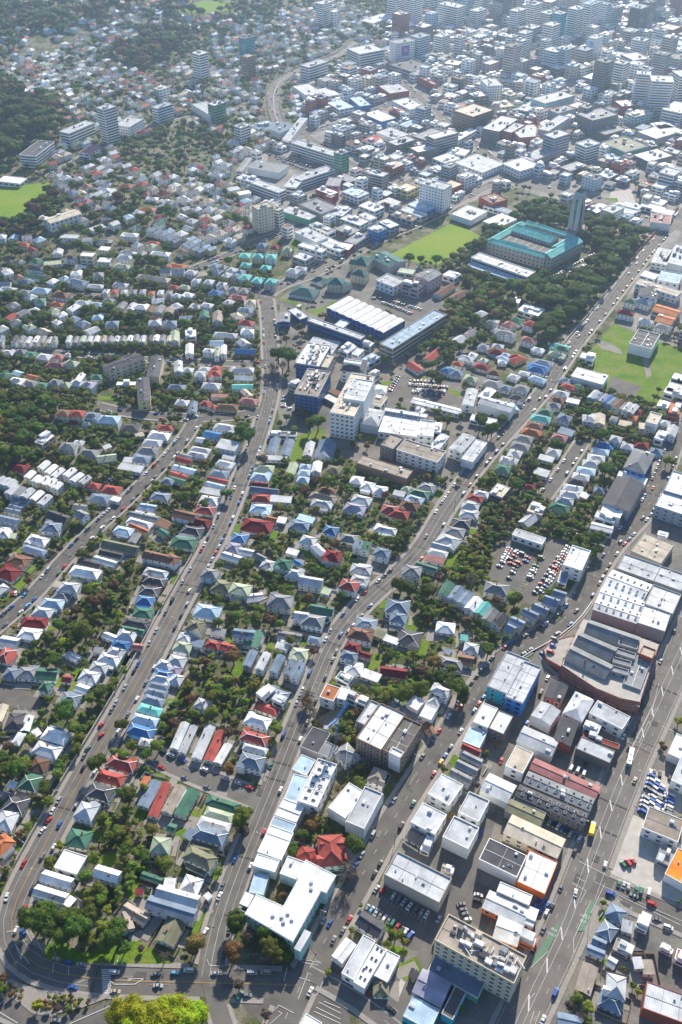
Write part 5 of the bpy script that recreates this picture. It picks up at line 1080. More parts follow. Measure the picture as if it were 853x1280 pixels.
# L-shaped white apartment block round a courtyard
P = ccw([at(*fpx('a1', *map(float, q.split(','))), 11) for q in '378,303 433,208 568,268 642,132 632,118 680,35 826,112 780,196 752,188 657,358 612,440'.split()])
cx, cy = sum(p[0] for p in P) / len(P), sum(p[1] for p in P) / len(P); P = [(x - cx, y - cy) for x, y in P]
root = empty('apartment_block', cx, cy, .05)
obj('wall', mesh('wall', *prism(P, -1, 10.9), MATS['wall_pale_turquoise']), root); rf = obj('roof', mesh('roof', *prism(inset(P, -.4), 10.9, 11.15), MATS['roof_white']), root)
m = MB()
for i in range(len(P)):
    a, b = P[i], P[(i + 1) % len(P)]; m.bar((a[0], a[1], 11.2), (b[0], b[1], 11.2), .22)
obj('roof_edge', m.mesh('roof_edge', [MATS['ridge_metal']]), rf)
for i in range(len(P)):
    a, b = P[i], P[(i + 1) % len(P)]; L = math.hypot(b[0] - a[0], b[1] - a[1]); an = math.atan2(b[1] - a[1], b[0] - a[0]); n = int(L / 3.4)
    for st in range(3):
        for k in range(n): t = (k + .5) / n; place_win(root, WIN, 'window', a[0] + (b[0] - a[0]) * t, a[1] + (b[1] - a[1]) * t, 2 + st * 3.4, an, 1.8, 1.5)
for (x, y) in ((515, 310), (560, 318), (610, 330), (568, 345), (708, 145), (706, 178), (590, 300)):
    X, Y = at(*fpx('a1', x, y), 11); obj('air_conditioner', ACM, rf, Matrix.Translation((X - cx, Y - cy, 11.1)) @ Matrix.Diagonal((1.6, 1.6, .9, 1)))
mark_poly([(x + cx, y + cy) for x, y in P])
lab(root, '', 'apartment block', None, cx, cy, fixed='long angled white-roofed apartment block with pale turquoise walls wrapped round a courtyard')
m = MB(); X, Y = at(*fpx('a1', 662, 420), 12); root = empty('stair_tower', X, Y, .05, R(62)); obj('wall', mesh('wall', *box(-5, 5, -1.6, 1.6, -1, 9), MATS['wall_pale_turquoise']), root); obj('roof', mesh('roof', *box(-5.1, 5.1, -1.7, 1.7, 9, 9.25), MATS['roof_pale_grey']), root)
lab(root, '', 'building', None, X, Y, fixed='narrow lower stair block on the right end of the angled white apartment block')

# carillon tower
X, Y = at(717, 296)
root = empty('bell_tower', X, Y, .05, GRID_ANG)
m = MB(); m.V, m.F = prism([(-7, -7), (7, -7), (7, 7), (-7, 7)], -1, 9); m.M = [0] * len(m.F); obj('base', m.mesh('base', [MATS['wall_dark_grey']]), root)
def taper(w0, w1, z0, z1):
    return [(-w0, -w0, z0), (w0, -w0, z0), (w0, w0, z0), (-w0, w0, z0), (-w1, -w1, z1), (w1, -w1, z1), (w1, w1, z1), (-w1, w1, z1)], BOXF
obj('shaft', mesh('shaft', *taper(5.0, 4.2, 8.9, 44), MATS['wall_blue_grey']), root)
for sx in (-1, 1):
    for sy in (-1, 1):
        m = MB(); m.tube((sx * 4.9, sy * 4.9, 8), (sx * 4.1, sy * 4.1, 45), 1.1, .8, 6); obj('corner_pier', m.mesh('corner_pier', [MATS['wall_stone']]), root)
for q in range(4):
    m = MB(); m.add(box(-1.2, 1.2, -5.05, -4.5, 10, 42)); obj('louvre', m.mesh('louvre', [MATS['window_glass']]), root, Matrix.Rotation(q * math.pi / 2, 4, 'Z'))
obj('belfry', mesh('belfry', *taper(4.4, 4.0, 45, 49), MATS['wall_blue_grey']), root)
obj('cap', mesh('cap', [(-3.9, -3.9, 49.02), (3.9, -3.9, 49.02), (3.9, 3.9, 49.02), (-3.9, 3.9, 49.02), (0, 0, 54)], [(0, 3, 2, 1), (0, 1, 4), (1, 2, 4), (2, 3, 4), (3, 0, 4)], MATS['roof_dark_teal']), root)
mark_rect(X, Y, GRID_ANG, 8, 8)
lab(root, '', 'bell tower', None, X, Y, fixed='tall slender grey stone bell tower with dark teal cap above the trees')

def lattice(mb, a, b, w, n):
    a = Vector(a); b = Vector(b); d = (b - a).normalized(); u = d.cross(Vector((0, 0, 1)))
    if u.length < .05: u = Vector((1, 0, 0))
    u.normalize(); v = d.cross(u); C_ = [(u + v) * w / 2, (u - v) * w / 2, (-u - v) * w / 2, (v - u) * w / 2]
    for c in C_: mb.bar(a + c, b + c, .2)
    for k in range(n):
        p = a + (b - a) * k / n; q = a + (b - a) * (k + 1) / n
        for j in range(4): mb.bar(p + C_[j], q + C_[(j + 1) % 4], .12)
def crane(px_, py_, hh, tip, m, label):
    X, Y = at(px_, py_); root = empty('tower_crane', X, Y, 0)
    mb = MB(); lattice(mb, (0, 0, 0), (0, 0, hh), 1.7, int(hh / 2)); obj('mast', mb.mesh('mast', [MATS[m]]), root)
    tx, ty = at(*tip, hh + 6); mb = MB(); lattice(mb, (0, 0, hh), (tx - X, ty - Y, hh + 6), 1.3, 14); obj('jib', mb.mesh('jib', [MATS[m]]), root)
    d = Vector((tx - X, ty - Y, 0)).normalized(); mb = MB(); mb.bar((0, 0, hh), -d * 9 + Vector((0, 0, hh)), 1.1); obj('counter_jib', mb.mesh('cj', [MATS[m]]), root)
    mb = MB(); v_ = -d * 8; mb.add(box(v_.x - 1.2, v_.x + 1.2, v_.y - 1.2, v_.y + 1.2, hh - 2, hh + 1)); obj('counterweight', mb.mesh('cw', [MATS['wall_grey']]), root)
    mb = MB(); mb.add(box(-1.1, 1.1, -1.1, 1.1, hh - 2.4, hh - .2)); obj('cab', mb.mesh('cab', [MATS['wall_white']]), root)
    lab(root, '', 'crane', None, X, Y, fixed=label)
crane(421, 934, 24, (436, 878), 'crane_blue', 'blue lattice tower crane rising from the building site beside the white flat-roofed block')
crane(669, 184, 46, (700, 135), 'crane_orange', 'thin orange lattice tower crane in the city centre')

# elevated motorway parapets, long street walls
def wall_line(rk, off, h, th, a, b, m, label, name='retaining_wall'):
    r = ROADS[rk]; P, N = r['P'], r['N']; i0, i1 = int(a * (len(P) - 1)), int(b * (len(P) - 1)); mb = MB()
    for i in range(i0, i1):
        q = [(P[j][0] + N[j][0] * o, P[j][1] + N[j][1] * o) for j, o in ((i, off - th / 2), (i + 1, off - th / 2), (i + 1, off + th / 2), (i, off + th / 2))]
        if any(road_here(*p) for p in q) and abs(off) > r['w'] / 2 + 1: continue
        z = zl(*q[0]); V, F = prism(q, z - .5, z + h); mb.add((V, F))
    o = obj(name, mb.mesh(name, [MATS[m]])); lab(o, '', 'wall', None, 0, 0, fixed=label)
sgn = 1 if to_px(ROADS['R1']['P'][60][0] + ROADS['R1']['N'][60][0] * 5, ROADS['R1']['P'][60][1] + ROADS['R1']['N'][60][1] * 5)[0] > to_px(*ROADS['R1']['P'][60])[0] else -1
wall_line('R1', -sgn * 9.2, 2.2, .4, .52, .80, 'wall_stone', 'long stone retaining wall along the left kerb of the orange-lined street')
wall_line('R1', sgn * 9.4, 1.4, .3, .50, .72, 'wall_dark_grey', 'low dark garden wall along the right kerb of the orange-lined street', 'garden_wall')
wall_line('R3', .0 + 6.9, 1.0, .3, .42, .56, 'wall_white', 'pale kerbside wall dividing the upper lane of the white-warehouse street', 'garden_wall')
wall_line('R2', -8.6, 2.0, .4, .36, .50, 'wall_stone', 'stone wall below the hedge on the long middle street')
wall_line('R15', 8.3, 1.2, .4, .1, 1, 'footpath_concrete', 'outer concrete barrier of the curving motorway', 'barrier'); wall_line('R15', -8.3, 1.2, .4, .1, 1, 'footpath_concrete', 'inner concrete barrier of the curving motorway', 'barrier')
wall_line('R2', -8.6, 2.6, .4, .14, .30, 'wall_red_brick', 'brick wall under the trees of the bell tower hill')

# boundary fences of the nearer gardens and pale paths, decks and patios between the houses
frs = random.Random(12); PV = ([], []); LW = ([], [])
for S in HOUSES[:260]:
    c, s = math.cos(S['ang']), math.sin(S['ang']); A, B = S['a'] + frs.uniform(2, 5), S['b'] + frs.uniform(1.2, 3)
    for k in range(3):
        w, l = frs.uniform(.8, 2.6), frs.uniform(2, 6); u, v = frs.choice((-1, 1)) * (S['a'] + w + .8), frs.uniform(-1, 1) * S['b']
        if frs.random() < .5: w, l = l, w; u, v = frs.uniform(-1, 1) * S['a'], frs.choice((-1, 1)) * (S['b'] + l + .8)
        x, y = S['x'] + u * c - v * s, S['y'] + u * s + v * c
        if road_here(x, y) or tocc[gidx(x, y)]: continue
        T_ = LW if (k == 2 and frs.random() < .42) else PV
        if T_ is LW: w, l = w * 1.6, l * 1.2
        n = len(T_[0])
        for (p_, q_) in ((-w, -l), (w, -l), (w, l), (-w, l)):
            X, Y = x + p_ * c - q_ * s, y + p_ * s + q_ * c; T_[0].append((X, Y, hgt(X, Y) + .16 + .001 * (n % 60)))
        T_[1].append((n, n + 1, n + 2, n + 3)); mark_rect(x, y, S['ang'], w * .8, l * .8)
    if frs.random() < .62:
        pts = [(-A, -B), (A, -B), (A, B), (-A, B), (-A, -B)][frs.randint(0, 1):]; runs = []
        for (p0, p1) in zip(pts[:-1], pts[1:]):
            L = math.hypot(p1[0] - p0[0], p1[1] - p0[1]); n = max(1, int(L / 1.5)); run = []
            for k in range(n + 1):
                mx, my = p0[0] + (p1[0] - p0[0]) * k / n, p0[1] + (p1[1] - p0[1]) * k / n
                g_ = gidx(S['x'] + mx * c - my * s, S['y'] + mx * s + my * c)
                if 0 <= g_[0] < GNX and 0 <= g_[1] < GNY and not occ[g_]: run.append((mx, my))
                else:
                    if len(run) > 2: runs.append((run[0], run[-1]))
                    run = []
            if len(run) > 2: runs.append((run[0], run[-1]))
        if runs:
            wc_ = frs.choice(('white', 'dark_grey', 'stone', 'brown', 'grey')); cx, cy = runs[0][0]
            fo = empty('garden_fence', S['x'] + cx * c - cy * s, S['y'] + cx * s + cy * c, hgt(S['x'], S['y']), S['ang'])
            for (q0, q1) in runs:
                d = Vector((q1[0] - q0[0], q1[1] - q0[1])); L = d.length; an = math.atan2(d.y, d.x); v, f = box(0, L, -.06, .06, -.3, 1.6)
                obj('fence_panel', mesh('fence_panel', v, f, [MATS['wall_' + wc_]]), fo, Matrix.Translation((q0[0] - cx, q0[1] - cy, 0)) @ Matrix.Rotation(an, 4, 'Z'))
            lab(fo, wc_.replace('_', ' ') + ' garden fence', 'fence', 'garden fences between the houses', S['x'], S['y'])
struct('garden_lawn', LW[0], LW[1], MATS['lawn_grass'])
struct('garden_paving', PV[0], PV[1], MATS['footpath_concrete'])
# ------------------------------------------------------------------ cars
def car_mesh(kind):
    L, W, Hh, cab0, cab1, top0, top1 = {'hatchback': (4.0, .86, 1.46, -1.85, 1.0, -1.55, .3), 'sedan': (4.5, .88, 1.42, -1.5, 1.05, -.95, .35), 'van': (4.8, .95, 1.95, -2.3, 1.5, -2.2, 1.0)}[kind]
    l = L / 2; sh = .88 if kind != 'van' else 1.05
    V = []; 
    st = [(-l, .62, W * .82, sh - .18), (-l + .18, .5, W, sh), (l - .9, .5, W, sh - .02), (l - .15, .5, W * .94, sh - .16), (l, .6, W * .78, sh - .3)]
    for (x, z0, w, z1) in st: V += [(x, -w, .3), (x, w, .3), (x, w * .96, z1), (x, -w * .96, z1)]
    F = [(0, 1, 2, 3)]
    for i in range(4):
        a = 4 * i
        for k in range(4): F.append((a + k, a + 4 + k, a + 4 + (k + 1) % 4, a + (k + 1) % 4))
    F.append((19, 18, 17, 16))
    n = len(V); tw = W * .76; V += [(top0, -tw, Hh - .06), (top1, -tw, Hh - .06), (top1, tw, Hh - .06), (top0, tw, Hh - .06), (top0 + .05, -tw + .04, Hh), (top1 - .08, -tw + .04, Hh), (top1 - .08, tw - .04, Hh), (top0 + .05, tw - .04, Hh)]
    F += [tuple(i + n for i in f) for f in BOXF]
    body = mesh(kind + '_body', V, F, [MATS['car_paint']], smooth=False)
    G = [(cab0, -W * .9, sh - .03), (cab1, -W * .9, sh - .03), (cab1, W * .9, sh - .03), (cab0, W * .9, sh - .03), (top0, -tw, Hh - .05), (top1, -tw, Hh - .05), (top1, tw, Hh - .05), (top0, tw, Hh - .05)]
    glass = mesh('glass', G, [f for f in BOXF], [MATS['window_glass']])
    low = (V[:20] + G, F[:18 - 0] if False else None)
    return body, glass, L, W
mbw = MB(); mbw.tube((0, -.1, 0), (0, .1, 0), .32, .32, 10); WHEEL = mbw.mesh('wheel', [MATS['tyre']])
CARM = {k: car_mesh(k) for k in ('hatchback', 'sedan', 'van')}
PAINT = {'white': (.66, .66, .66), 'silver': (.36, .38, .40), 'grey': (.16, .17, .18), 'black': (.02, .02, .025), 'blue': (.03, .10, .36), 'red': (.45, .02, .02), 'green': (.03, .16, .10), 'pale blue': (.12, .34, .50), 'yellow': (.75, .50, .03), 'beige': (.42, .36, .26)}
for k, c in PAINT.items(): mat('paint_' + k.replace(' ', '_'), c, rough=.5, var=.03)
PW = ['white'] * 7 + ['silver'] * 7 + ['grey'] * 6 + ['black'] * 6 + ['blue'] * 5 + ['red'] * 4 + ['pale blue', 'green', 'beige', 'yellow'][:3]
CARS = []
crs = random.Random(99)
def addcar(x, y, ang, kind=None, col=None, grp='cars parked along the kerbs', z=None):
    CARS.append((x, y, ang, kind or crs.choice(('hatchback', 'hatchback', 'sedan', 'sedan', 'van') if crs.random() < .5 else ('hatchback', 'sedan')), col or crs.choice(PW), grp, z))
PARK = {'R1': .55, 'R2': .52, 'R3': .62, 'R4': .22, 'R5': .6, 'R6': .75, 'R7': .35, 'R8': .05, 'R9': .3, 'R10': .25, 'R11': .2, 'R12': .5, 'R13': .3, 'R14': .6, 'R16': .5, 'R17': .5, 'R18': .6, 'R19': .6, 'R21': .5, 'R22': .4}
MOVE = {'R1': .05, 'R2': .035, 'R3': .04, 'R4': .10, 'R5': .02, 'R8': .12, 'R13': .16, 'R15': .25, 'R17': .12, 'R26': .12, 'R20': .08, 'R21': .1, 'R19': .08, 'R7': .03}
for k in ROADS:
    r = ROADS[k]; P, N = r['P'], r['N']
    own = np.zeros((1, 1))
    for sd in (-1, 1):
        i = crs.randint(1, 2)
        while i < len(P) - 1:
            a = math.atan2(P[i + 1][1] - P[i][1], P[i + 1][0] - P[i][0]); step = 1
            if crs.random() < PARK.get(k, 0) * (1.15 if to_px(*P[i])[1] < 900 else .75) * (.5 if to_px(*P[i])[1] < 560 else 1):
                o = sd * (r['w'] / 2 - 1.05); x, y = P[i][0] + N[i][0] * o, P[i][1] + N[i][1] * o
                o2 = sd * (r['w'] / 2 + 3.5)
                if not road_here(P[i][0] + N[i][0] * o2, P[i][1] + N[i][1] * o2): addcar(x, y, a + (0 if sd < 0 else math.pi) + crs.uniform(-.03, .03))
            if crs.random() < MOVE.get(k, 0):
                o = sd * r['w'] * (.16 if k not in ('R4', 'R15') else crs.choice((.17, .33))); addcar(P[i][0] + N[i][0] * o, P[i][1] + N[i][1] * o, a + (0 if sd < 0 else math.pi), grp='cars driving on the roads'); step = 2
            i += step + (1 if crs.random() < .25 else 0)
def carrow(fr, x0, y0, x1, y1, n, cols=None, miss=.1, kind=None, slant=0, h=0):
    A = at(*fpx(fr, x0, y0), h); B = at(*fpx(fr, x1, y1), h); a = math.atan2(B[1] - A[1], B[0] - A[0]) + math.pi / 2 + slant
    for k in range(n):
        if crs.random() < miss: continue
        t = k / max(n - 1, 1); addcar(A[0] + (B[0] - A[0]) * t + crs.uniform(-.3, .3), A[1] + (B[1] - A[1]) * t + crs.uniform(-.5, .5), a + crs.uniform(-.1, .1), kind, cols and crs.choice(cols), 'cars in the car parks', h or None)
carrow('a2', 180, 175, 430, 312, 10); carrow('a2', 135, 272, 350, 408, 11, miss=.05); carrow('c3', 285, 175, 190, 340, 13, ['red', 'white', 'silver', 'grey', 'white']); carrow('c3', 150, 228, 100, 312, 7); carrow('c3', 22, 200, 0, 255, 4)
carrow('v', 182, 568, 148, 622, 7); carrow('v', 238, 588, 205, 648, 9, ['red', 'white', 'silver', 'red']); carrow('v', 268, 595, 240, 635, 6); carrow('v', 325, 652, 312, 690, 4); carrow('v', 440, 582, 380, 697, 14); carrow('v', 440, 530, 520, 552, 8); carrow('v', 465, 540, 500, 552, 4)
carrow('d2', 345, 212, 532, 226, 15, miss=.05); carrow('d2', 362, 248, 505, 268, 12, miss=.05); carrow('d2', 385, 240, 520, 250, 11, miss=.15); carrow('d2', 285, 175, 250, 240, 7); carrow('d1', 575, 268, 565, 322, 6, ['red', 'white', 'silver', 'blue']); carrow('d1', 600, 335, 660, 380, 4)
carrow('e2', 212, 655, 352, 710, 12, miss=.03); carrow('e2', 150, 635, 208, 632, 6); carrow('e2', 255, 648, 400, 690, 12); carrow('e3', 222, 520, 410, 412, 17, miss=.03, slant=.5); carrow('e3', 300, 505, 400, 452, 8); carrow('f1', 500, 770, 700, 830, 14); carrow('f1', 540, 790, 680, 845, 12)
carrow('c3', 60, 210, -10, 330, 9); carrow('c3', 235, 260, 150, 400, 10); carrow('c3', 105, 190, 60, 260, 5); carrow('b3', 700, 445, 790, 470, 7); carrow('v', 415, 620, 330, 745, 9); carrow('d2', 350, 195, 500, 200, 9)
for j in range(5): carrow('b3', 655 + 32 * j, 640 + 4 * j, 705 + 22 * j, 470 + 24 * j, 9 if j < 4 else 6, ['white', 'white', 'silver', 'grey', 'white', 'blue'], miss=.1, kind=crs.choice(('van', 'sedan')), slant=-.3)
carrow('b3', 302, 425, 365, 450, 3, ['white'], 0, 'van'); carrow('a3', 118, 272, 180, 300, 3, ['blue', 'white'], 0); carrow('a3', 135, 232, 205, 272, 4, ['blue', 'white', 'black'], 0); carrow('r', 65, 370, 90, 425, 4, ['white', 'grey', 'white'], 0); carrow('r', 130, 340, 128, 362, 2, ['white', 'black'], 0)
carrow('c0', 20, 415, 100, 400, 5); carrow('d0', 545, 695, 665, 725, 7); carrow('b3', 195, 700, 340, 780, 8); carrow('a3', 540, 150, 690, 200, 8, ['white', 'green', 'silver']); carrow('a3', 560, 60, 610, 40, 5, ['red', 'red', 'green'], 0)
carrow('u', 400, 170, 385, 215, 3, h=4.1)
for (fr, x, y, a_, kd, cl) in (('a0', 83, 385, 80, 'hatchback', 'white'), ('a0', 575, 597, 0, 'van', 'white'), ('a0', 783, 605, 5, 'sedan', 'grey'), ('a1', 228, 602, 0, 'sedan', 'silver'), ('a1', 25, 600, 0, 'hatchback', 'pale blue'), ('a1', 410, 600, 0, 'van', 'silver'), ('a1', 350, 715, 60, 'van', 'green'), ('a1', 818, 435, 68, 'sedan', 'grey'), ('a1', 248, 215, 70, 'sedan', 'white'), ('a1', 177, 393, 65, 'hatchback', 'white'), ('a0', 282, 838, 0, 'sedan', 'grey'), ('a1', 325, 30, 68, 'sedan', 'blue'), ('b2', 362, 605, 62, 'sedan', 'green'), ('b2', 502, 397, 60, 'hatchback', 'yellow'), ('b2', 600, 122, 55, 'hatchback', 'red'), ('b0', 510, 262, 58, 'hatchback', 'red'), ('b0', 508, 212, 58, 'hatchback', 'red'), ('b0', 245, 690, 62, 'sedan', 'red'), ('b0', 215, 740, 62, 'sedan', 'white'), ('b0', 442, 330, 60, 'sedan', 'green'),
                           ('a3', 498, 205, -22, 'van', 'blue'), ('a3', 632, 238, -25, 'hatchback', 'white'), ('a3', 703, 255, -20, 'van', 'red'), ('a3', 728, 332, -12, 'sedan', 'grey'), ('a3', 785, 372, -22, 'van', 'white'), ('a3', 322, 200, 70, 'sedan', 'white'), ('a3', 470, 58, 68, 'hatchback', 'white')):
    X, Y = at(*fpx(fr, x, y)); addcar(X, Y, R(a_), kd, cl, 'cars driving on the roads')
CARS = [c for c in CARS if -15 < to_px(c[0], c[1])[0] < 868 and -10 < to_px(c[0], c[1])[1] < 1295 and not (CBD and to_px(c[0], c[1])[1] < -5)]
# keep cars from standing inside one another
CARS.sort(key=lambda c: (0 if c[5] != 'cars parked along the kerbs' else 1)); keep = []; cell = {}
for c in CARS:
    k = (int(c[0] / 4), int(c[1] / 4)); dmin = 1.9 if c[5] == 'cars in the car parks' else 4.9
    if any(math.hypot(c[0] - d[0], c[1] - d[1]) < (dmin if d[5] == c[5] or c[5] != 'cars parked along the kerbs' else 3.2) for i in (-2, -1, 0, 1, 2) for j in (-2, -1, 0, 1, 2) for d in cell.get((k[0] + i, k[1] + j), ())): continue
    keep.append(c); cell.setdefault(k, []).append(c)
CARS = sorted(keep, key=lambda c: math.hypot(c[0], c[1], CH))
for i, (x, y, a, kd, cl, grp, z) in enumerate(CARS):
    zz = (z + .05) if z else zl(x, y) + .12
    body, glass, L, W = CARM[kd]
    if i < 300:
        root = empty('parked_car' if 'driving' not in grp else 'moving_car', x, y, zz, a)
        b_ = obj('body', body, root); b_.color = (*PAINT[cl], 1); obj('window_glass', glass, root)
        if i < 170:
            for sx in (-1, 1):
                for sy in (-1, 1): obj('wheel', WHEEL, root, Matrix.Translation((sx * L * .31, sy * (W - .08), .32)))
        lab(root, f"{cl} {kd}", 'van' if kd == 'van' else 'car', grp, x, y)
    else:
        c, s = math.cos(a), math.sin(a)
        stuff_add('distant_cars', [tuple(v.co) for v in body.vertices], [tuple(p.vertices) for p in body.polygons], MATS['paint_' + cl.replace(' ', '_')], (c, s, x, y, zz))
        stuff_add('distant_cars', [tuple(v.co) for v in glass.vertices], [tuple(p.vertices) for p in glass.polygons], MATS['window_glass'], (c, s, x, y, zz))
# bus and yellow truck on the avenue
def big_vehicle(name, fr, x, y, ang, L, W, Hh, col, band, label, cat):
    X, Y = at(*fpx(fr, x, y)); root = empty(name, X, Y, .2, R(ang)); m = MB()
    if name == 'bus': m.add(box(-L / 2, L / 2, -W / 2, W / 2, .35, Hh))
    else: m.add(box(-L / 2, L / 2 - 2.2, -W / 2, W / 2, .8, Hh)); 
    obj('body', m.mesh('body', [MATS[col]]), root)
    if name != 'bus': m = MB(); m.add(box(L / 2 - 2.0, L / 2, -W / 2 + .1, W / 2 - .1, .4, 2.2)); obj('cab', m.mesh('cab', [MATS['wall_white']]), root)
    m = MB(); m.add(box(-L / 2 - .03, L / 2 + .03 if name == 'bus' else -L / 2 + .4, -W / 2 - .03, W / 2 + .03, 1.3, 2.1)); obj('window_band' if name == 'bus' else 'rear_door', m.mesh('band', [MATS[band]]), root)
    if name == 'bus':
        m = MB(); m.add(box(-L / 2 - .05, -L / 2 + 1.6, -W / 2 - .05, W / 2 + .05, .4, 2.9)); obj('rear_panel', m.mesh('rp', [MATS['wall_green']]), root)
        for q in (-2.5, 1.5): m = MB(); m.add(box(q - 1, q + 1, -.8, .8, Hh, Hh + .25)); obj('roof_unit', m.mesh('ru', [MATS['unit_metal']]), root)
    for sx in (-1, 1):
        for sy in (-1, 1): obj('wheel', WHEEL, root, Matrix.Translation((sx * L * .32, sy * (W / 2 - .1), .45)) @ Matrix.Diagonal((1.5, 1.3, 1.5, 1)))
    lab(root, '', cat, None, X, Y, fixed=label)
big_vehicle('bus', 'b3', 594, 380, 68, 11.5, 2.6, 3.1, 'wall_white', 'window_glass', 'white and green bus driving up the wide avenue on the right', 'bus')
big_vehicle('truck', 'b3', 404, 738, 68, 8, 2.5, 3.4, 'paint_yellow', 'paint_yellow', 'yellow box truck parked at the left kerb of the wide avenue', 'truck')

# ------------------------------------------------------------------ lamp posts and power poles
m = MB(); m.tube((0, 0, -.3), (0, 0, 9.4), .13, .08, 6); LP = m.mesh('pole', [MATS['pole_metal']])
m = MB(); m.bar((0, 0, 9.2), (2.6, 0, 9.9), .1); LA = m.mesh('arm', [MATS['pole_metal']])
m = MB(); m.add(box(2.4, 3.2, -.16, .16, 9.82, 9.98)); LH = m.mesh('lamp_head', [MATS['unit_metal']])
m = MB(); m.tube((0, 0, -.3), (0, 0, 10.2), .17, .12, 6); WP = m.mesh('pole', [MATS['pole_wood']])
m = MB(); m.bar((0, -1.1, 9.6), (0, 1.1, 9.6), .14); m.bar((0, -.9, 8.7), (0, .9, 8.7), .12); WC = m.mesh('crossarm', [MATS['pole_wood']])
for k in ('R1', 'R2', 'R3', 'R4', 'R5', 'R8', 'R13', 'R9'):
    r = ROADS[k]; P, N = r['P'], r['N']; sd = 1
    for i in range(3, len(P) - 2, 7 if k in ('R4', 'R1') else 8):
        sd = -sd; o = sd * (r['w'] / 2 + .7); x, y = P[i][0] + N[i][0] * o, P[i][1] + N[i][1] * o; q = to_px(x, y)
        if road_here(x, y) or not (-5 < q[0] < 858 and 330 < q[1] < 1290): continue
        if (i // 7) % 3 == 1 and k != 'R4':
            root = empty('power_pole', x, y, zl(x, y), math.atan2(N[i][1], N[i][0]) + math.pi / 2); obj('pole', WP, root); obj('crossarm', WC, root); lab(root, 'wooden power pole', 'pole', 'power poles along the streets', x, y)
        else:
            root = empty('street_lamp', x, y, zl(x, y), math.atan2(-N[i][1] * sd, -N[i][0] * sd)); obj('pole', LP, root); obj('arm', LA, root); obj('lamp_head', LH, root); lab(root, 'grey street lamp', 'street lamp', 'street lamps along the roads', x, y)
for (x, y, a) in ((165, 435, 160), (285, 520, 130), (215, 500, 120)):
    X, Y = at(*fpx('a0', x, y)); root = empty('street_lamp', X, Y, 0, R(a)); obj('pole', LP, root); obj('arm', LA, root); obj('lamp_head', LH, root); lab(root, 'tall street lamp at the park corner', 'street lamp', 'street lamps along the roads', X, Y)
# ------------------------------------------------------------------ trees
def crown_mesh(name, seed, n, size, leaf, core=True, flat=.8, lumps=13, bare=False):
    rs = random.Random(seed); V = []; F = []
    L = []
    for k in range(lumps):
        t = rs.uniform(0, 2 * math.pi); q = math.sqrt(rs.random()) * .62; z = rs.uniform(-.35, .5) * (1 - q * .6)
        L.append((q * math.cos(t), q * math.sin(t), z * flat, rs.uniform(.26, .46)))
    L.append((0, 0, 0, .6))
    if core:
        for (cx, cy, cz, r) in L:
            r *= .82; n0 = len(V)
            for a in range(6):
                for b in (-.5, .5): V.append((cx + r * math.cos(a * math.pi / 3 + b) * .85, cy + r * math.sin(a * math.pi / 3 + b) * .85, cz + r * b))
            V.append((cx, cy, cz + r)); V.append((cx, cy, cz - r))
            for a in range(6):
                i = n0 + 2 * a; j = n0 + 2 * ((a + 1) % 6); F += [(i, j, j + 1, i + 1), (i + 1, j + 1, n0 + 12), (j, i, n0 + 13)]
    for k in range(n):
        cx, cy, cz, r = rs.choice(L); z = rs.uniform(-.55, 1); t = rs.uniform(0, 2 * math.pi); s = math.sqrt(max(0, 1 - z * z)); d = Vector((s * math.cos(t), s * math.sin(t), z))
        p = Vector((cx, cy, cz)) + d * r * rs.uniform(.8 if not bare else .3, 1.12)
        nn = (d + Vector((rs.uniform(-.45, .45), rs.uniform(-.45, .45), rs.uniform(-.3, .6)))).normalized(); u = nn.orthogonal().normalized(); v = nn.cross(u); a = rs.uniform(0, 3.14); u, v = u * math.cos(a) + v * math.sin(a), v * math.cos(a) - u * math.sin(a)
        sz = size * rs.uniform(.6, 1.3); i = len(V)
        V += [tuple(p - u * sz), tuple(p + v * sz * .7), tuple(p + u * sz), tuple(p - v * sz * .7)]; F.append((i, i + 1, i + 2, i + 3))
    V = [(x, y, z * flat + 1.25) for x, y, z in V]
    return V, F
def trunk_geo(seed):
    rs = random.Random(seed); m = MB(); m.tube((0, 0, -.15), (0, 0, .75), .09, .06, 6)
    for k in range(5):
        t = k * 1.256 + rs.uniform(-.4, .4); q = rs.uniform(.35, .6); m.tube((0, 0, rs.uniform(.45, .75)), (q * math.cos(t), q * math.sin(t), rs.uniform(1.1, 1.5)), .045, .015, 5)
    return m
TRUNK = [trunk_geo(k).mesh('trunk', [MATS['bark']]) for k in range(3)]
NEARC = {}; FARC = {}
for si, sp in enumerate('gmlyobr'):
    NEARC[sp] = []; FARC[sp] = []
    for v in range(3):
        b = sp == 'b'
        V, F = crown_mesh(sp, si * 10 + v, 3400 if not b else 1000, .050 if not b else .04, sp, core=not b, bare=b, lumps=15); NEARC[sp].append(mesh('crown', V, F, [MATS['leaf_' + sp]]))
        if v < 2:
            V, F = crown_mesh(sp, si * 10 + v + 5, 420, .12, sp, core=True, lumps=9); m = MB(); m.V, m.F = list(V), list(F); m.M = [0] * len(F); T = trunk_geo(v); m.add((T.V, T.F), 1); me = m.mesh('tree_variant', [MATS['leaf_' + sp], MATS['bark']]); FARC[sp].append(me)
TREES = []
trs = random.Random(5)
def addtree(x, y, r, sp, hf=1.0): TREES.append((x, y, r, sp, hf))
def TR(fr, s):
    for q in s.split(';'):
        a = q.split(); r = float(a[2]); X, Y = at(*fpx(fr, float(a[0]), float(a[1])), r * 1.25); addtree(X, Y, r, a[3], 1.2 if r > 5 and a[3] != 'y' else 1.0); mark_rect(X, Y, 0, r * .6, r * .6, tocc)
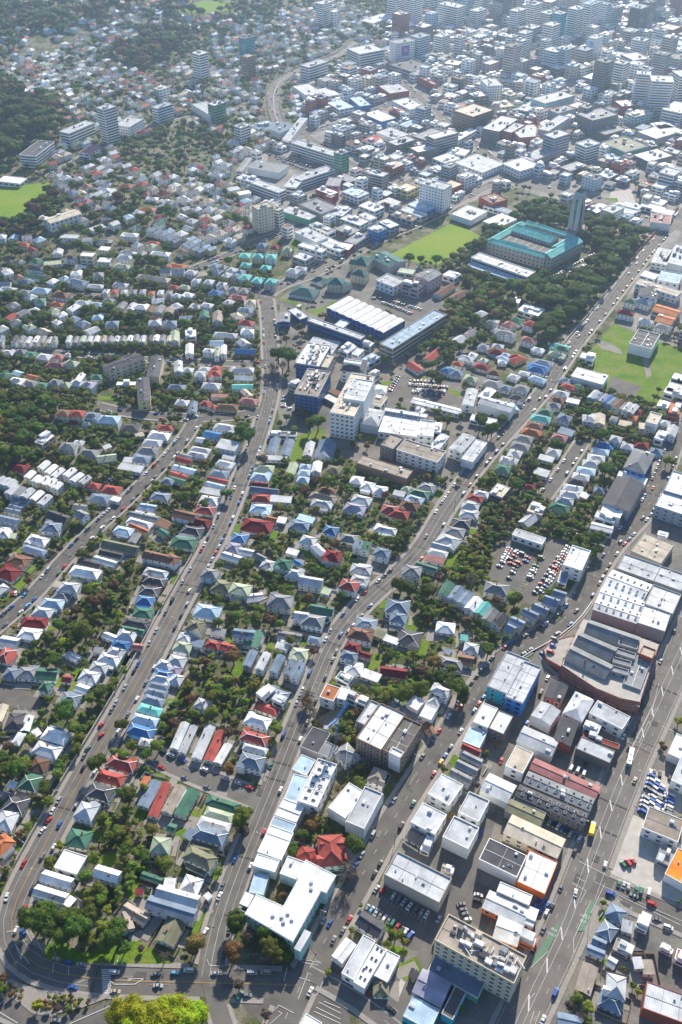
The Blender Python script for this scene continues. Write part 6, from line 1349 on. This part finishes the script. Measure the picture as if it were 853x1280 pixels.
TR('a0', '180 330 8 g;120 330 5.5 g;250 300 6 g;240 380 6 g;340 330 6.5 g;390 380 7 g;330 420 6 g;440 330 6 g;440 430 5 m;530 440 5 m;590 400 7 g;560 360 4 m;620 470 4 g;445 245 4 m;572 238 2 m;250 45 4 m;245 30 2.5 o;430 110 4 m;640 160 3.5 m;660 120 3 m;655 60 3.5 m;590 50 3 m;625 25 3 m;470 20 4 m;720 10 4 g;820 520 3.5 b;705 475 2 b;430 270 3 g')
TR('a0', '600 800 7 y;660 775 7 y;720 810 8 y;790 790 7 y;840 780 7 y;680 850 7 y;780 850 8 y;850 840 8 y;15 630 3 o;10 670 3.5 g;188 760 3 y;240 770 2 o;290 780 1.8 r;340 770 2 m;380 755 1.8 l;360 735 1.6 r;440 740 1.6 r;60 700 2 o;100 720 1.6 o;20 690 2 m')
TR('a1', '40 780 7 y;110 790 6.5 y;160 800 5 y;60 850 8 y;130 455 5.5 o;110 480 3.5 o;315 495 5.5 o;335 335 5.5 g;310 370 4 g;395 400 5 b;430 430 4 b;490 395 5.5 g;540 430 5 g;500 470 5.5 m;470 440 4.5 g;540 500 5 m;580 500 4 g;345 655 3 b;790 590 2 l;240 95 3 m;150 85 2 m;480 800 3 b')
TR('a2', '40 90 6 b;20 130 4 b;275 405 4 m;240 450 3 m;320 440 2.5 l;55 380 2 m;105 260 1.5 m;580 760 3 m;600 770 2 m')
TR('a3', '330 720 3.5 m;385 770 3.5 l;350 810 3.5 b;300 760 3 b;390 830 3 m;640 690 2 l;565 575 2 m;460 245 2 m;840 240 1.5 m')
TR('b0', '490 405 6 g;610 200 4.5 g;325 145 7 g;510 40 5 g;455 75 4.5 m;790 310 5 m;620 355 4 m;640 565 5.5 g;20 430 5 g;80 440 6 g;40 310 4 r;150 280 4 m;230 520 5 g;290 450 4 m;590 750 5 m;760 730 4 l;575 670 3.5 m;300 810 3 l;720 520 3 m;660 310 4 m;730 350 4 g;570 345 3 m;15 370 4 g;370 220 5 m;400 270 4 m;380 330 4 m;130 410 4 m;240 590 4 m')
TR('b1', '350 680 6 m;380 650 4.5 m;330 720 4 b;370 740 3.5 b;530 220 5 m;290 420 4 o;690 50 5 b;700 110 5 b;720 150 5 b;680 90 4 o;720 670 4 o;700 710 4 o;660 760 4 g;610 830 4 g;730 780 3 l;100 80 4 o;210 140 5 m;220 60 5 m;290 240 4 r;20 200 4 r;510 290 3 l;490 360 3 m')
TR('b2', '95 495 4 m;75 810 6 g;730 348 2 m;515 430 3 m;590 30 6 g;620 70 5 g;300 60 6 m;350 40 6 m;240 60 5 m;180 30 5 m;410 30 6 m;110 30 4 m')
TR('b3', '840 190 3 l;765 320 2.5 b;755 300 2 m'); TR('c2', '300 365 6.5 g;440 395 6 g;30 220 4 m;480 500 4 m;20 700 3 g;740 680 5 g;470 740 5 o;490 760 4 b;410 790 5 r;380 720 4 m;560 780 4 m;490 320 4 r;660 340 6 b;780 440 3.5 r;580 320 3 l')
TR('c0', '405 205 4.5 g;480 445 6 r;510 420 5 r;380 490 4 r;290 560 5 g;310 640 3 y;420 590 7 m;240 620 5 g;570 360 5 r;140 340 3.5 o;600 320 4 m;440 380 5 m;480 360 3 y;280 730 5 g'); TR('c1', '380 275 5.5 g;820 150 5 r;315 720 6 o;600 635 4 m;500 530 5 r;340 510 5 m;240 545 4 g;720 690 3.5 o;550 555 4 m;440 520 4 m;780 440 3 m')
TR('d1', '390 470 7 g;360 440 7 g;590 75 9 g;540 60 8 g;510 130 6 b;560 120 6 b;740 400 7 m;700 410 6 m;620 435 4 m;60 780 6 g;280 755 5 g;170 805 4 g;460 580 5 b;730 690 5 r;670 740 5 r;790 700 6 m'); TR('d2', '535 385 5 g;700 395 7 g;760 430 6 g;810 380 5 g;740 440 5 g;605 370 4 m;590 690 2.5 l;220 760 4 r;460 170 6 g;500 190 6 g')
TR('d3', '450 465 6 g;475 640 6.5 g;500 620 5 g;740 235 3 g;720 270 3 g;160 490 5 r;145 715 4 r;100 620 6 g;40 720 6 g;520 575 5 m;680 330 4 m;780 590 5 m;810 600 4 m;440 790 5 m;55 830 4 o'); TR('c3', '440 130 6 g;430 180 5 g;405 210 4 g;190 395 4 m;20 440 6 g;160 430 4 l;120 80 2.5 m;540 30 4 m')
def forest(fr, s, r0, r1, sp, n, over=.72, hf=(.9, 1.15)):
    P = pp(fr, s); x0, x1 = min(p[0] for p in P), max(p[0] for p in P); y0, y1 = min(p[1] for p in P), max(p[1] for p in P)
    for k in range(n):
        x, y = trs.uniform(x0, x1), trs.uniform(y0, y1)
        if not inpoly(x, y, P): continue
        r = trs.uniform(r0, r1) if k < n * .6 else trs.uniform(r0 * .6, r0 * 1.1)
        if any_rect(x, y, 0, r * .7, r * .7) or any_rect(x, y, 0, r * over * .7, r * over * .7, tocc): continue
        mark_rect(x, y, 0, r * over * .75, r * over * .75, tocc); addtree(x, y, r, trs.choice(sp), trs.uniform(*hf))
forest('a0', '-10,640 60,655 170,735 400,715 460,720 400,750 330,780 230,800 160,790 100,755 30,705 -20,695', 1.1, 2.0, 'romlrbm', 900)
forest('e3', '0,560 250,530 400,470 420,400 330,330 330,280 450,270 680,330 690,370 600,470 520,600 430,690 330,800 230,853 150,853 0,700', 6, 9.5, 'ggggmg', 5000)
forest('e2', '330,470 520,400 720,300 853,250 853,300 740,350 640,480 853,560 853,853 430,853 450,740 650,620 600,500', 4, 7.5, 'ggmmgolg', 5000)
forest('e3', '0,230 100,170 290,190 285,270 150,250 0,262', 4, 7, 'ggm', 900)
forest('d2', '380,60 480,0 720,0 640,60 520,120 420,150', 4, 7, 'ggmg', 700)
forest('d0', '-60,220 0,240 120,290 300,310 270,400 200,470 130,560 150,620 60,640 -60,660', 4, 8, 'ggggmgmo', 2500)
forest('e0', '0,240 110,190 230,70 330,150 330,180 200,200 190,320 100,340 0,340', 4.5, 8, 'gggmmr', 1500)
forest('e0', '350,110 560,110 640,200 600,250 430,240', 4, 8, 'gmmrgo', 900); forest('e0', '0,640 250,680 260,780 0,800', 4, 8, 'gggm', 1200); forest('e0', '250,700 600,690 700,730 700,790 250,790', 3.5, 6.5, 'gggml', 1200)
forest('f0', '-60,380 200,430 240,500 300,560 380,600 290,680 130,700 100,790 -60,853', 8, 13, 'ggggmgr', 3000); forest('f0', '-60,0 130,0 130,200 60,260 -60,400', 8, 12, 'gggmo', 3500)
forest('f0', '450,100 700,0 1100,0 1000,150 820,280 740,340 620,300 560,230', 8, 13, 'gggmor', 3500); forest('f1', '250,50 560,40 400,140 330,180 230,200', 6, 11, 'ggmo', 1500); forest('f2', '100,100 360,90 350,190 120,190', 6, 10, 'gggm', 1200)
forest('f0', '130,0 700,0 450,100 300,180 130,130', 8, 12, 'ggmgo', 2500)
forest('c2', '230,110 420,20 500,0 480,60 330,200 250,250', 4, 6.5, 'ggg', 900); forest('c2', '560,230 620,180 830,300 840,350 720,340 560,340', 1.5, 3.5, 'lmlm', 800)
forest('p', '0,450 100,460 330,460 330,360 0,360', 2.5, 6, 'gggmmr', 5000)
# gardens: everything left open in the suburb
for (poly, n) in (('-60,340 340,340 345,480 338,520 300,620 230,760 100,980 20,1130 -60,1130', 26000), ('345,560 560,600 640,520 700,440 800,500 853,560 740,720 640,800 500,950 440,830 330,1010 265,1215 20,1200 100,980 200,810 290,650', 26000), ('380,840 600,870 430,1190 300,1180 320,1060', 3000), ('640,500 700,430 853,400 853,600 790,640 680,780 560,640', 7000)):
    forest('p', poly, 1.8, 4.2, 'gggmmmlgmmmgomlm' if n > 20000 else 'gmmlor', n, .62)
forest('p', '-60,100 500,-30 480,60 385,120 385,165 300,205 340,330 330,450 -60,440', 3, 7, 'ggggmmmlm', 16000)
forest('p', '300,205 853,100 853,300 560,262 350,320', 3, 5, 'gm', 1200)
forest('p', '350,385 400,372 520,400 600,470 640,520 560,600 500,560 440,565 365,585 350,540', 2.2, 4.5, 'gmmo', 700)
forest('p', '500,1280 520,1000 600,900 853,700 853,1280', 1.5, 3, 'gmmlo', 260)
for k in range(26):      # street trees by the playing field
    P = ROADS['R13']['P']; i = 14 + int(k * 1.5)
    if i < len(P):
        for sd in (-1, 1):
            x, y = P[i][0] + ROADS['R13']['N'][i][0] * sd * 9, P[i][1] + ROADS['R13']['N'][i][1] * sd * 9
            if not road_here(x, y) and trs.random() < .6: addtree(x, y, 2.6, 'g')
def tpx(t): return math.hypot(t[0], t[1], CH) / t[2]
vis = [t for t in TREES if -20 < to_px(t[0], t[1])[0] < 873 and -40 < to_px(t[0], t[1])[1] < 1320]
print('TREES', len(TREES), 'visible', len(vis))
vis.sort(key=tpx); near = vis[:300]; rest = vis[300:]
for i, (x, y, r, sp, hf) in enumerate(near):
    root = empty('tree', x, y, hgt(x, y), trs.uniform(0, 6.28)); root.scale = (r, r, r * hf)
    obj('trunk', TRUNK[i % 3], root); obj('crown', NEARC[sp][i % 3], root)
    size = 'large' if r > 6 else ('medium' if r > 4.4 else 'small')
    lab(root, f"{size} {LEAFW[sp]} tree", 'tree', 'trees of the suburb', x, y)
# the many smaller and farther trees: one object, instanced by geometry nodes
tc = bpy.data.collections.new('tree_variants')
order = []
for sp in 'gmlyobr':
    for v, me in enumerate(FARC[sp]):
        o = bpy.data.objects.new('%02d_variant' % len(order), me); tc.objects.link(o); order.append((sp, v))
pm = bpy.data.meshes.new('trees'); pm.from_pydata([(t[0], t[1], hgt(t[0], t[1])) for t in rest], [], [])
a1 = pm.attributes.new('idx', 'INT', 'POINT'); a1.data.foreach_set('value', [order.index((t[3], i % 2)) for i, t in enumerate(rest)])
a2 = pm.attributes.new('rot', 'FLOAT_VECTOR', 'POINT'); a2.data.foreach_set('vector', [c for t in rest for c in (0, 0, trs.uniform(0, 6.28))])
a3 = pm.attributes.new('scl', 'FLOAT_VECTOR', 'POINT'); a3.data.foreach_set('vector', [c for t in rest for c in (t[2], t[2], t[2] * t[4])])
to = obj('trees', pm); to['kind'] = 'stuff'
ng = bpy.data.node_groups.new('tree_scatter', 'GeometryNodeTree')
ng.interface.new_socket('Geometry', in_out='INPUT', socket_type='NodeSocketGeometry'); ng.interface.new_socket('Geometry', in_out='OUTPUT', socket_type='NodeSocketGeometry')
gi = ng.nodes.new('NodeGroupInput'); go = ng.nodes.new('NodeGroupOutput'); ip = ng.nodes.new('GeometryNodeInstanceOnPoints'); ci = ng.nodes.new('GeometryNodeCollectionInfo')
ci.inputs['Collection'].default_value = tc; ci.inputs['Separate Children'].default_value = True; ci.inputs['Reset Children'].default_value = True
def named(n_, t_):
    q = ng.nodes.new('GeometryNodeInputNamedAttribute'); q.data_type = t_; q.inputs['Name'].default_value = n_; return q.outputs['Attribute']
ip.inputs['Pick Instance'].default_value = True
ng.links.new(gi.outputs[0], ip.inputs['Points']); ng.links.new(ci.outputs[0], ip.inputs['Instance']); ng.links.new(named('idx', 'INT'), ip.inputs['Instance Index'])
ng.links.new(named('rot', 'FLOAT_VECTOR'), ip.inputs['Rotation']); ng.links.new(named('scl', 'FLOAT_VECTOR'), ip.inputs['Scale']); ng.links.new(ip.outputs[0], go.inputs[0])
md = to.modifiers.new('scatter', 'NODES'); md.node_group = ng

# ------------------------------------------------------------------ joined far pieces, labels, haze
for k, S in STUFF.items():
    o = obj(k, mesh(k, S['V'], S['F'], S['mats'], S['M'])); o['kind'] = 'stuff'
finish_labels()
hv, hf = box(-5100, 5100, -2600, 7100, -4, 462)
hz = obj('haze', mesh('haze', hv, hf, [])); hz['kind'] = 'stuff'; hz.display_type = 'WIRE'
hm = bpy.data.materials.new('haze_air'); hm.use_nodes = True; n = hm.node_tree.nodes; n.remove(n['Principled BSDF'])
pv = n.new('ShaderNodeVolumePrincipled'); pv.inputs['Color'].default_value = (.52, .73, 1.0, 1); pv.inputs['Density'].default_value = HAZE_DENSITY; pv.inputs['Anisotropy'].default_value = .6
hm.node_tree.links.new(pv.outputs[0], n['Material Output'].inputs['Volume']); hz.data.materials.append(hm)
print('houses', len(HOUSES), 'buildings', len(BLDGS), 'cars', len(CARS), 'objects', len(bpy.data.objects))
